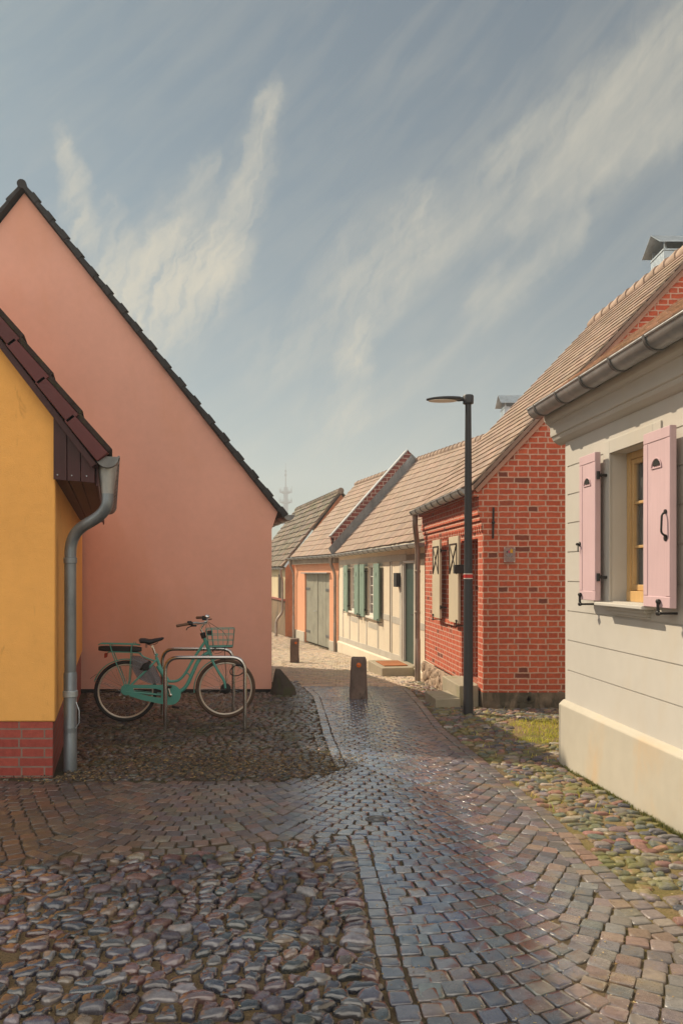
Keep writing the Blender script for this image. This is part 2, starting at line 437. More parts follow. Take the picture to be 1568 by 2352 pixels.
def greyt(lo, hi, warm=0.06):
    def f(i, k):
        v = rng.uniform(lo, hi); return (v*(1+rng.uniform(-warm, warm)), v, v*(1+rng.uniform(-warm, warm)))
    return f

def half_pipe(mb, a, b, r, out, th=0.006, n=10, sag=0.0):
    """half-round gutter from a to b, open on top; a, b are the rim centres"""
    a, b = Vector(a), Vector(b); ax = (b-a).normalized(); side = Vector((ax.y, -ax.x, 0)).normalized()
    if side.dot(Vector(out)) < 0: side = -side
    def sec(c):
        o_ = [c+side*math.cos(t)*r+Vector((0, 0, -math.sin(t)*r)) for t in [math.pi*k/n for k in range(n+1)]]
        i_ = [c+side*math.cos(t)*(r-th)+Vector((0, 0, -math.sin(t)*(r-th))) for t in [math.pi*k/n for k in range(n, -1, -1)]]
        return o_+i_
    mb.loft([sec(a), sec(b)])
    mb.tube([a+side*r, b+side*r], 0.010, 8)          # rolled front bead
    for c, d_ in ((a, ax), (b, -ax)):                # end caps
        pl = [c+side*math.cos(t)*r*1.01+Vector((0, 0, -math.sin(t)*r*1.01)) for t in [math.pi*k/n for k in range(n+1)]]
        mb.prism(pl, -d_*0.004)
    return side
def gutter(parent, mat, a, b, r, out, step=0.55, bracket=None):
    mb = MB(); half_pipe(mb, a, b, r, out)
    o = mb.build('gutter', mat, parent)
    a, b = Vector(a), Vector(b); L = (b-a).length; ax = (b-a).normalized(); side = Vector((ax.y, -ax.x, 0)).normalized()
    k = step*0.35
    while k < L-0.05:
        c = a+ax*k
        pts = [c+side*math.cos(t)*(r+0.006)+Vector((0, 0, -math.sin(t)*(r+0.006)+0.004)) for t in [math.pi*j/12 for j in range(13)]]
        mb = MB(); mb.loft([[p-ax*0.013, p+ax*0.013, p+ax*0.013+(p-c).normalized()*0.005, p-ax*0.013+(p-c).normalized()*0.005] for p in pts])
        mb.build('bracket', bracket or mat, o); k += step
    return o
def downpipe(parent, mat, path, r, rb=0.14, clips=(), wide=None, socket=None):
    pts = bend(path, rb, 8)
    mb = MB().tube(pts, r, 16)
    for z in (socket or ()):                             # joints along the straight part
        p = Vector(path[-1]); mb.lathe((p.x, p.y, z), (0, 0, 1), [(0, r+0.001), (0.004, r+0.006), (0.045, r+0.006), (0.05, r+0.001)], 16)
    if wide:                                             # stand pipe at the foot
        p = Vector(path[-1]); mb.lathe((p.x, p.y, p.z), (0, 0, 1), [(0, r*1.12), (wide, r*1.12), (wide+0.01, r)], 16)
    return mb.build('downpipe', mat, parent)

# ------------------------------------------------------------------ the materials in use
M_YEL = plaster('yellow_plaster', (0.88, 0.45, 0.12), 0.08, 1.0, 110, stain=((0.46, 0.22, 0.06), 9.0, 0.60, 0.72, 0.45))
M_PINK = plaster('pink_plaster', (0.80, 0.425, 0.335), 0.06, 0.35, 160, stain=((0.74, 0.36, 0.24), 0.45, 0.45, 0.7, 0.8))
M_CREAM = plaster('cream_plaster', (0.515, 0.497, 0.46), 0.05, 0.25, 160, stain=((0.50, 0.42, 0.31), 0.8, 0.52, 0.75, 0.5))
M_PLINTH = plaster('ochre_plinth_plaster', (0.475, 0.445, 0.375), 0.08, 0.3, 150, stain=((0.60, 0.40, 0.20), 1.3, 0.52, 0.72, 0.55))
M_INFILL = plaster('beige_plaster', (0.72, 0.64, 0.51), 0.07, 0.3, 120, stain=((0.42, 0.36, 0.28), 1.0, 0.55, 0.75, 0.4))
M_ORANGE = plaster('orange_plaster', (0.74, 0.36, 0.21), 0.06, 0.3, 120)
M_OLDORANGE = plaster('weathered_orange_plaster', (0.42, 0.17, 0.08), 0.2, 0.8, 60, stain=((0.22, 0.12, 0.07), 1.6, 0.48, 0.68, 0.8))
M_OLDCREAM = plaster('old_cream_plaster', (0.62, 0.52, 0.34), 0.12, 0.4, 90)
M_OLDBROWN = plaster('brown_rendered_plinth', (0.20, 0.135, 0.08), 0.25, 0.6, 60, stain=((0.08, 0.06, 0.04), 1.5, 0.5, 0.7, 0.7))
M_CONC = plaster('concrete', (0.36, 0.315, 0.235), 0.15, 0.5, 90, stain=((0.24, 0.24, 0.12), 3.0, 0.52, 0.7, 0.6))
M_TOWER = plaster('tower_concrete', (0.10, 0.12, 0.15), 0.05, 0.0, 2)
M_BRICK = brick('old_red_brick', (0.45, 0.075, 0.033), (0.56, 0.110, 0.046), (0.60, 0.37, 0.285), 0.205, 0.0755, 0.0088, squash=0.64, wob=0.009, dark_amt=0.75)
M_CLINKER = brick('clinker_plinth', (0.29, 0.045, 0.034), (0.36, 0.066, 0.046), (0.22, 0.15, 0.125), 0.30, 0.077, 0.007, squash=0.62, freq=2, dark_amt=0.0, bump=0.35, rough=0.55, wob=0.0015)
M_PARBRICK = brick('parapet_brick', (0.17, 0.042, 0.033), (0.24, 0.062, 0.045), (0.45, 0.36, 0.31), 0.27, 0.13, 0.012, squash=1.0, dark_amt=0.0)
M_RUBBLE = plaster('rubble_foundation', (0.16, 0.12, 0.085), 0.35, 1.0, 16, stain=((0.05, 0.045, 0.03), 6, 0.45, 0.6, 0.8), big=4)
M_RUBLIT = plaster('sunlit_fieldstone_foundation', (0.40, 0.30, 0.22), 0.35, 1.0, 14, stain=((0.16, 0.11, 0.08), 7, 0.5, 0.62, 0.7), big=5)  # paler copy of the rubble, sun on the street side put into its colour
M_TILE = tinted('clay_roof_tile', (0.33, 0.245, 0.195), 0.16, 14, 0.88, moss=((0.30, 0.22, 0.13), 2.0, 0.5, 0.75, 0.45))
M_TILERED = tinted('red_clay_roof_tile', (0.50, 0.345, 0.265), 0.2, 14, 0.88, moss=((0.26, 0.19, 0.07), 4.0, 0.5, 0.72, 0.55))
M_TILEOLD = tinted('old_mossy_roof_tile', (0.205, 0.165, 0.135), 0.35, 10, 0.92, moss=((0.12, 0.14, 0.065), 1.6, 0.46, 0.66, 0.6))
M_TILEDARK = tinted('anthracite_roof_tile', (0.035, 0.034, 0.036), 0.3, 12, 0.7)
M_TILEPLUM = tinted('plum_verge_tile', (0.105, 0.022, 0.024), 0.1, 4, 0.5, spec=0.4, bump=0.1)
M_TILEPLUMTOP = tinted('sooty_tile_top', (0.035, 0.022, 0.02), 0.4, 18, 0.85, moss=((0.05, 0.05, 0.02), 12, 0.5, 0.66, 0.7))
M_BOARD = paint('plum_board', (0.052, 0.014, 0.016), 0.55, 0.2)
M_ZINC = metal('zinc_sheet', (0.36, 0.375, 0.385), 0.42, 0.55, 0.22, 5)
M_ZINCDARK = metal('weathered_zinc', (0.19, 0.195, 0.20), 0.5, 0.75, 0.28, 5)
M_ZINCBROWN = metal('brownish_zinc', (0.34, 0.29, 0.25), 0.5, 0.7, 0.28, 5)
M_GALV = metal('galvanised_steel', (0.45, 0.51, 0.56), 0.45, 0.65, 0.2, 8)
M_STEEL = metal('polished_stainless_steel', (0.62, 0.60, 0.58), 0.20, 1.0, 0.06, 5, 0.01)
M_CHROME = metal('chrome', (0.7, 0.7, 0.7), 0.12, 1.0, 0.05, 5, 0.0)
M_IRON = metal('black_iron', (0.018, 0.018, 0.02), 0.5, 0.3, 0.2, 20)
M_CASTIRON = metal('cast_iron', (0.16, 0.16, 0.165), 0.4, 0.7, 0.3, 20)
M_POLE = paint('anthracite_pole_paint', (0.024, 0.025, 0.030), 0.45, 0.1, (8, 8, 8), 0.05)
M_WHITEP = paint('white_paint', (0.74, 0.71, 0.65), 0.5, 0.05)
M_RED = paint('signal_red', (0.55, 0.03, 0.03), 0.4, 0.05)
M_SHPINK = paint('pink_shutter_paint', (0.59, 0.425, 0.46), 0.55, 0.05)
M_SHGREEN = paint('sage_green_paint', (0.20, 0.30, 0.245), 0.55, 0.08, wear=((0.30, 0.36, 0.30), 0.4))
M_SHCREAM = paint('cream_shutter_paint', (0.58, 0.51, 0.38), 0.55, 0.06)
M_DOORG = paint('dark_green_door_paint', (0.030, 0.062, 0.052), 0.45, 0.06)
M_DOORW = paint('weathered_grey_green_planks', (0.30, 0.30, 0.245), 0.7, 0.16, (70, 70, 1.5), 0.5, wear=((0.16, 0.16, 0.13), 0.7))
M_TIMBERP = paint('pale_grey_timber_paint', (0.50, 0.475, 0.42), 0.7, 0.1, (30, 30, 4), 0.5)
M_TIMBERB = paint('weathered_bare_timber', (0.26, 0.215, 0.165), 0.85, 0.25, (60, 60, 4), 0.9)
M_OAK = paint('varnished_oak', (0.55, 0.35, 0.15), 0.4, 0.12)
M_DARKWOOD = paint('dark_wood', (0.055, 0.036, 0.028), 0.7, 0.2)
M_CURTAIN = plaster('curtain_cloth', (0.46, 0.42, 0.34), 0.12, 0.1, 40)
M_BLACK = plaster('dark_interior', (0.012, 0.012, 0.012), 0.1, 0.0)
M_FOOTSTRIP = plaster('dark_foot_strip', (0.018, 0.017, 0.016), 0.3, 0.5, 60)  # near-black strip along the foot of the pink gable
M_MAT = plaster('coir_doormat', (0.36, 0.13, 0.045), 0.2, 1.0, 200)
M_BASALT = stone_mat('granite_post', rough=0.75, bump=0.8, var=0.35)
M_TEAL = paint('teal_bicycle_paint', (0.095, 0.36, 0.315), 0.32, 0.05, (6, 6, 6), 0.02, spec=0.5)
M_RUBBER = paint('black_rubber', (0.016, 0.016, 0.018), 0.65, 0.2, (20, 20, 20), 0.1)
M_TANRUBBER = paint('dusty_brown_rubber', (0.085, 0.052, 0.036), 0.75, 0.3, (20, 20, 20), 0.2)
M_PLASTIC = paint('black_plastic', (0.014, 0.014, 0.016), 0.42, 0.1, (20, 20, 20), 0.05)
M_GRIP = paint('brown_grip', (0.16, 0.085, 0.05), 0.6, 0.1)
M_RIM = metal('alloy_rim', (0.62, 0.56, 0.48), 0.38, 0.6, 0.05)
M_ORANGER = paint('orange_reflector', (0.75, 0.16, 0.02), 0.25, 0.03)
M_REDLENS = paint('red_lens', (0.30, 0.03, 0.015), 0.25, 0.03)
M_LENS = paint('frosted_lamp_lens', (0.62, 0.55, 0.45), 0.3, 0.03)
M_YELP = paint('sign_yellow', (0.65, 0.33, 0.02), 0.4, 0.02)
M_MAG = paint('sign_magenta', (0.52, 0.03, 0.11), 0.4, 0.02)
M_NAVY = paint('sign_navy', (0.06, 0.03, 0.08), 0.4, 0.02)
M_GREYP = paint('sign_grey', (0.24, 0.24, 0.29), 0.4, 0.02)
def glass(name, tint=(0.9, 0.93, 0.95), clear=0.75, rough=0.03, ior=1.5):
    m = bpy.data.materials.new(name); m.use_nodes = True; g = Gr(m.node_tree)
    o = g.n('ShaderNodeOutputMaterial'); tr = g.n('ShaderNodeBsdfTransparent', Color=tint)
    gl = g.n('ShaderNodeBsdfGlossy', Color=(1, 1, 1), Roughness=rough)
    df = g.n('ShaderNodeBsdfDiffuse', Color=tint)
    a = g.n('ShaderNodeMixShader', i0=clear, i1=df.outputs[0], i2=tr.outputs[0])
    b = g.n('ShaderNodeMixShader', i0=g.n('ShaderNodeFresnel', IOR=ior).outputs[0], i1=a.outputs[0], i2=gl.outputs[0])
    g.t.links.new(b.outputs[0], o.inputs[0]); return m
M_GLASS = glass('window_glass', clear=0.92)
M_ACRYL = glass('acrylic_sheet', (0.80, 0.72, 0.72), 0.82, 0.06)
M_SKIRT = glass('smoky_vinyl', (0.60, 0.60, 0.66), 0.80, 0.15)

# ------------------------------------------------------------------ yellow house (front left)
YC = Vector((-2.32, 6.0, 0))
yd = Vector((-0.31, 1.0, 0)).normalized(); yn = Vector((yd.y, -yd.x, 0))
yh = thing('yellow_house', (-2.32, 6.0, gf(6.0)), 'yellow rendered house with plum red verge tiles and a red clinker plinth', 'house')
sl = 1.30                                              # roof rise per metre
def yz(x):                                             # underside of the verge above the front wall
    return 2.576+(-1.981-x)*sl
XR_Y, ZR_Y = -4.85, yz(-4.85)
Yback = 11.42; L_y = (Yback-6.0)/yd.y
mb = MB()
front = [(-7.4, 6.0, 0.49), (-2.32, 6.0, 0.49), (-2.32, 6.0, yz(-2.32)), (XR_Y, 6.0, ZR_Y), (-7.4, 6.0, yz(-2.32))]
mb.prism(front, yd*L_y); mb.build('wall', M_YEL, yh, 0.012)
mb = MB(); pb = gf(6)-0.3
mb.prism([(-7.4, 6.012, pb), (-2.345, 6.012, pb), (-2.345, 6.012, 0.492), (-7.4, 6.012, 0.492)], yd*(L_y-0.01)); mb.build('plinth', M_CLINKER, yh, 0.006)
# roof: lower slope skewed with the side wall, unseen upper slope turned straighter to shade the lane
def yrow(a, Y0, back):
    """line on the roof surface, a metres in from the eave tip"""
    x = -1.835-a; z = 2.66+a*sl
    sk = yd.x/yd.y if a < 1.5 else yd.x/yd.y*(1-(a-1.5)/1.55*0.85)
    Ye = 10.6-0.0*a if a < 1.5 else 10.6-(a-1.5)*0.55
    return Vector((x, Y0, z)), Vector((x+sk*(Ye-Y0), Ye, z))
YF = 5.86
mbt = MB(); mbv = MB(); n_y = 13; stp = 3.02/n_y
for i in range(n_y):
    a0, a1 = i*stp, min((i+1)*stp+0.02, 3.03)
    p0, q0 = yrow(a0, YF, 0); p1, q1 = yrow(a1, YF, 0)
    upv = (p1-p0).normalized(); nv = Vector((upv.z, 0, -upv.x))
    if nv.z < 0: nv = -nv
    lift = 0.030
    mbt.hexa([p0+nv*(lift-0.045), q0+nv*(lift-0.045), q1-nv*0.045, p1-nv*0.045, p0+nv*lift, q0+nv*lift, q1+nv*0.0, p1+nv*0.0])
    # verge piece facing the street
    f0, f1 = p0+Vector((0, -0.012, 0)), p1+Vector((0, -0.012, 0))
    w0, w1 = 0.155, 0.135
    mbv.hexa([f0-nv*(w0-lift), f0-nv*(w0-lift)+Vector((0, 0.05, 0)), f1-nv*w1+Vector((0, 0.05, 0)), f1-nv*w1,
              f0+nv*(lift-0.045), f0+nv*(lift-0.045)+Vector((0, 0.05, 0)), f1-nv*0.045+Vector((0, 0.05, 0)), f1-nv*0.045], (rng.uniform(0.85, 1.15),)*3)
# left slope, seen from nowhere in the picture but keeping the weather out
p0, q0 = yrow(3.02, YF, 0)
mbt.hexa([(-8.0, YF, 2.5), (-8.4, 10.4, 2.5), q0-Vector((0, 0, 0.06)), p0-Vector((0, 0, 0.06)), (-8.0, YF, 2.58), (-8.4, 10.4, 2.58), q0, p0])
yr = mbt.build('roof', M_TILEPLUMTOP, yh, 0.008)
mbv.pieces('verge_tile', M_TILEPLUM, yr, bevel=0.006)
mb = MB()                                              # barge board under the verge tiles
for (a, b) in ((0.0, 3.0),):
    p0, _ = yrow(a, YF, 0); p1, _ = yrow(b, YF, 0); upv = (p1-p0).normalized(); nv = Vector((upv.z, 0, -upv.x)); nv = nv if nv.z > 0 else -nv
    c0, c1 = p0-nv*0.145, p1-nv*0.145
    mb.hexa([c0-nv*0.05+Vector((0, .03, 0)), c0-nv*0.05+Vector((0, .15, 0)), c1-nv*0.05+Vector((0, .15, 0)), c1-nv*0.05+Vector((0, .03, 0)),
             c0+Vector((0, .03, 0)), c0+Vector((0, .15, 0)), c1+Vector((0, .15, 0)), c1+Vector((0, .03, 0))])
mb.build('barge_board', M_BOARD, yh, 0.004)
# boxed eave along the side wall: three vertical boards in front, soffit planks below
mb = MB(); xa = [-2.322, -2.21, -2.10, -1.985]
for k in range(3):
    x0, x1 = xa[k]+0.003, xa[k+1]-0.003
    mb.prism([(x0, 5.955, 2.455-0.01*k), (x1, 5.955, 2.445-0.01*k), (x1, 5.955, min(yz(x1), 2.99)), (x0, 5.955, min(yz(x0), 2.99))], (0, 0.022, 0))
mb.pieces('eave_board', M_BOARD, yh, bevel=0.003)
mb = MB()
for k in range(3):
    x0, x1 = xa[k]+0.003, xa[k+1]-0.003
    mb.prism([(x0, 5.98, 2.46-0.01*k), (x1, 5.98, 2.45-0.01*k), (x1, 5.98, 2.475), (x0, 5.98, 2.475)], yd*4.95)
mb.prism([(-1.985, 5.98, 2.40), (-1.965, 5.98, 2.40), (-1.965, 5.98, 2.62), (-1.985, 5.98, 2.62)], yd*4.95)
mb.pieces('soffit_board', M_BOARD, yh, bevel=0.003)
mb = MB(); 
for (x, z) in ((-2.285, 2.49), (-2.17, 2.485), (-2.05, 2.48), (-2.02, 2.62), (-2.11, 2.73)):
    mb.lathe((x, 5.953, z), (0, -1, 0), [(0, 0.006), (0.003, 0.005), (0.004, 0.001)], 8)
mb.pieces('screw', M_GALV, yh)
gA = Vector((-1.868, 5.90, 2.630)); gB = gA+Vector((yd.x/yd.y*4.5, 4.5, -0.02))
gutter(yh, M_ZINCDARK, gA, gB, 0.088, (1, 0, 0), 0.34)
mb = MB()                                              # funnel outlet
mb.lathe((-1.905, 6.03, 2.345), (0.0, 0.0, 1), [(0, 0.048), (0.02, 0.05), (0.16, 0.068), (0.23, 0.075)], 20); mb.build('outlet', M_ZINC, yh)
px, py = -2.272, 6.20
M_PIPE = metal('blue_grey_zinc_pipe', (0.23, 0.265, 0.30), 0.42, 0.6, 0.28, 5)
dp = downpipe(yh, M_PIPE, [(-1.905, 6.03, 2.40), (-1.905, 6.03, 2.20), (px, py, 2.03), (px, py, gf(py)+0.0)], 0.0475, 0.17, wide=0.82, socket=(1.78, 0.36))
mb = MB(); mb.lathe((px, py, 0.66), (0, 0, 1), [(0, .055), (.005, .06), (.05, .06), (.055, .055)], 18)
mb.tube([(px+0.055, py-0.02, 0.62), (px+0.085, py-0.03, 0.55), (px+0.085, py-0.03, 0.45), (px+0.052, py-0.02, 0.40)], 0.004, 6)
mb.build('pipe_clip', M_GALV, dp)

# ------------------------------------------------------------------ pink house (behind the bicycle)
PY = 11.5
pk = thing('pink_house', (-1.083, PY, gf(PY)), 'tall pink rendered gable house with dark stepped verge tiles behind the bicycle', 'house')
pdv = Vector((-0.26, 1.0, 0)); PD = 6.6
zpk = gf(PY)-0.05
apx = (-4.93, PY, 7.62)
gab = [(-8.85, PY, zpk), (-1.083, PY, zpk), (-1.083, PY, 2.38), (-0.985, PY, 2.66), apx, (-8.87, PY, 2.66), (-8.85, PY, 2.4)]
MB().prism(gab, pdv*PD).build('wall', M_PINK, pk, 0.01)
MB().prism([(-8.9, PY-0.012, zpk-0.25), (-1.07, PY-0.012, zpk-0.25), (-1.07, PY-0.012, gf(PY)+0.05), (-8.9, PY-0.012, gf(PY)+0.05)], pdv*(PD+0.02)).build('plinth', M_FOOTSTRIP, pk)
def slope_roof(eave_f, ridge_f, vec, rows, th, tw, parent, mat, tintf, **kw):
    e, r_ = Vector(eave_f), Vector(ridge_f); v = Vector(vec); mb = MB()
    tile_quad(mb, e, e+v, r_+v, r_, rows, tw, th, tintf=tintf, **kw)
    n_ = v.cross(r_-e).normalized(); n_ = n_ if n_.z > 0 else -n_
    mb.hexa([e-n_*0.05, e+v-n_*0.05, r_+v-n_*0.05, r_-n_*0.05, e-n_*0.012, e+v-n_*0.012, r_+v-n_*0.012, r_-n_*0.012], (0.5, 0.5, 0.5))
    return mb
ef, rf = Vector((-0.872, PY-0.07, 2.60)), Vector((-4.93, PY-0.07, 7.74))
mb = slope_roof(ef, rf, pdv*(PD+0.15), 18, 0.035, 0.24, pk, M_TILEDARK, greyt(0.7, 1.3), jit=0.008)
vs_ = (rf-ef)/18; nrm_ = Vector((vs_.z, 0, -vs_.x)).normalized()
for i in range(18):                                    # thick verge tiles stepping up the gable
    p = ef+vs_*i; up = vs_.normalized(); a = rng.uniform(-.006, .006)
    mb.obox(p+Vector((0, -0.02, 0))+nrm_*(-0.045+a)-up*0.01, up*(vs_.length*0.98), (0, 0.11, 0), nrm_*0.055, (0.9,)*3)
    mb.obox(p+Vector((0, -0.028, 0))+nrm_*(-0.05+a)-up*0.02, up*0.15, (0, 0.10, 0), nrm_*0.098, (1.0,)*3)
ef2 = Vector((-9.0, PY-0.07, 2.60))
tile_quad(mb, ef2, ef2+pdv*(PD+.15), rf+pdv*(PD+.15), rf, 18, 0.24, 0.035, tintf=greyt(0.7, 1.3))
v2 = (rf-ef2)/18; n2_ = Vector((-v2.z, 0, v2.x)).normalized(); n2_ = n2_ if n2_.z > 0 else -n2_
for i in range(18):
    p = ef2+v2*i; up = v2.normalized()
    mb.obox(p+Vector((0, -0.02, 0))-n2_*0.045, up*(v2.length*0.98), (0, 0.11, 0), n2_*0.055, (0.9,)*3)
pr = mb.build('roof', M_TILEDARK, pk, 0.006)
mb = MB(); mb.tube([rf+Vector((0, -0.03, -0.03)), rf+pdv*(PD+.15)+Vector((0, 0, -0.01))], 0.07, 12); mb.build('ridge_tile', M_TILEDARK, pr)
gutter(pk, M_ZINCDARK, (-0.81, PY-0.05, 2.60), Vector((-0.81, PY-0.05, 2.58))+pdv*(PD-0.1), 0.085, (1, 0, 0), 0.5)

# ------------------------------------------------------------------ white house (right)
WH = thing('white_house', (1.954, 6.46, gf(6.46)), 'cream white rendered house with pink shutters, moulded cornice and zinc gutter', 'house')
WD = Wall((1.954, 6.46), (0.0961, -0.9954), (-0.9954, -0.0961))
w_in = Vector((0.9954, 0.0961, 0))
OP0, OP1, OZ0, OZ1 = 0.865, 1.50, 1.486, 2.605          # window opening
holes = [(OP0, OP1, OZ0, OZ1, 0.15, False)]
grz = [0.858, 1.118, 1.371, 1.626, 1.880, 2.130, 2.376, 2.620]
for z in grz:
    if z < 1.3: holes.append((0.05, 8.2, z-0.005, z+0.005, 0.008, True))
    elif z < 1.45: holes += [(0.05, 8.2, z-0.005, z+0.005, 0.008, True)]
    else: holes += [(0.05, OP0-0.115, z-0.005, z+0.005, 0.008, True), (OP1+0.115, 8.2, z-0.005, z+0.005, 0.008, True)]
mb = MB(); WD.panel(mb, 0.0, 8.4, 0.5, 2.90, holes)
B0 = WD.p(0, 0.0); wl = 8.4
ridge_in = 3.1; ez, rz_ = 3.02, 5.26
cA, cB = WD.p(0, 0), WD.p(wl, 0)
gabl = [cA+Vector((0, 0, .0)), cA+Vector((0, 0, 2.9)), cA+w_in*ridge_in+Vector((0, 0, rz_-0.2)), cA+w_in*(2*ridge_in)+Vector((0, 0, 2.9)), cA+w_in*(2*ridge_in)]
mb.add(gabl, [(0, 1, 2, 3, 4)])
mb.add([p+WD.d*wl for p in gabl], [(4, 3, 2, 1, 0)])
mb.add([gabl[4], gabl[3], gabl[3]+WD.d*wl, gabl[4]+WD.d*wl], [(0, 1, 2, 3)])
wwall = mb.build('wall', M_CREAM, WH)
mb = MB()                                               # plinth with a bevelled top
sec = [(-0.05, -0.35), (0.045, -0.35), (0.045, 0.555), (0.004, 0.592), (-0.05, 0.592)]
mb.loft([[WD.p(w, z, o_) for o_, z in sec] for w in (-0.035, 8.4)])
mb.obox(WD.p(-0.04, -0.35, 0.045), w_in*6.2, WD.d*0.05, (0, 0, 0.905))
mb.build('plinth', M_PLINTH, WH, 0.008)
mb = MB()                                               # cornice profile run along the eave
prof = [(-0.02, 2.835), (0.012, 2.84), (0.03, 2.852), (0.058, 2.872), (0.068, 2.892), (0.068, 2.902), (0.082, 2.908), (0.088, 2.93), (0.085, 2.955), (0.092, 2.99), (0.100, 3.008),
        (0.114, 3.012), (0.118, 3.022), (0.135, 3.036), (0.145, 3.058), (0.145, 3.085), (0.135, 3.10), (-0.02, 3.10)]
mb.loft([[WD.p(w, z, o_) for o_, z in prof] for w in (-0.13, 8.5)])
mb.build('cornice', M_CREAM, WH, angle=25)
mb = MB()                                               # moulded band round the window
for (a, b, c, d_) in ((OP0-0.105, OP0, OZ0-0.02, OZ1+0.10), (OP1, OP1+0.105, OZ0-0.02, OZ1+0.10), (OP0, OP1, OZ1, OZ1+0.10)):
    WD.slab(mb, a, b, c, d_, -0.01, 0.012)
mb.pieces('surround', M_CREAM, WH, bevel=0.003)
mb = MB(); WD.slab(mb, OP0-0.04, OP1+0.05, 1.455, 1.48, -0.14, 0.115); WD.slab(mb, OP0+0.03, OP1-0.02, 1.425, 1.455, -0.01, 0.06)
WD.slab(mb, OP0+0.06, OP1-0.04, 1.385, 1.398, -0.01, 0.02); WD.slab(mb, OP0+0.06, OP1-0.04, 1.398, 1.425, -0.01, 0.035)
mb.build('sill', M_CREAM, WH, 0.005)
# oak window, set back in the reveal
mb = MB(); f0, f1 = -0.185, -0.125
WD.slab(mb, OP0, OP0+0.055, OZ0, OZ1, f0, f1); WD.slab(mb, OP1-0.055, OP1, OZ0, OZ1, f0, f1)
WD.slab(mb, OP0+0.055, OP1-0.055, OZ0, OZ0+0.08, f0, f1+0.03); WD.slab(mb, OP0+0.055, OP1-0.055, OZ1-0.055, OZ1, f0, f1)
mid = (OP0+OP1)/2
WD.slab(mb, mid-0.03, mid+0.03, OZ0+0.08, OZ1-0.055, f0+0.01, f1+0.006)
for s0, s1 in ((OP0+0.057, mid-0.032), (mid+0.032, OP1-0.057)):
    zb, zt = OZ0+0.082, OZ1-0.057
    WD.slab(mb, s0, s0+0.035, zb, zt, f0+0.012, f1-0.008); WD.slab(mb, s1-0.035, s1, zb, zt, f0+0.012, f1-0.008)
    WD.slab(mb, s0+0.035, s1-0.035, zb, zb+0.045, f0+0.012, f1-0.008); WD.slab(mb, s0+0.035, s1-0.035, zt-0.035, zt, f0+0.012, f1-0.008)
    for t in (0.333, 0.667):
        zz = zb+(zt-zb)*t; WD.slab(mb, s0+0.035, s1-0.035, zz-0.011, zz+0.011, f0+0.02, f1-0.014)
wf = mb.build('window', M_OAK, WH, 0.004)
mb = MB(); WD.slab(mb, OP0+0.06, OP1-0.06, OZ0+0.09, OZ1-0.06, -0.160, -0.157); mb.build('pane', M_GLASS, wf)
mb = MB()                                               # half-drawn net curtain in folds
N_ = 90; vs = []
for k in range(N_+1):
    w = OP0+0.05+(OP1-OP0-0.1)*k/N_; o_ = -0.225+0.010*math.sin(k*0.9)+0.006*math.sin(k*2.3)
    vs += [WD.p(w, OZ0+0.04, o_), WD.p(w, OZ1, o_)]
mb.add(vs, [(2*k, 2*k+2, 2*k+3, 2*k+1) for k in range(N_)]); mb.build('curtain', M_CURTAIN, wf)
mb = MB(); WD.panel(mb, OP0-0.25, OP1+0.25, OZ0-0.2, OZ1+0.1, ((OP0-0.24, OP1+0.24, OZ0-0.19, OZ1+0.09, 0.6, True),))
mb.v = [tuple(Vector(p)+w_in*0.16) for p in mb.v]; mb.build('room', M_BLACK, wf)

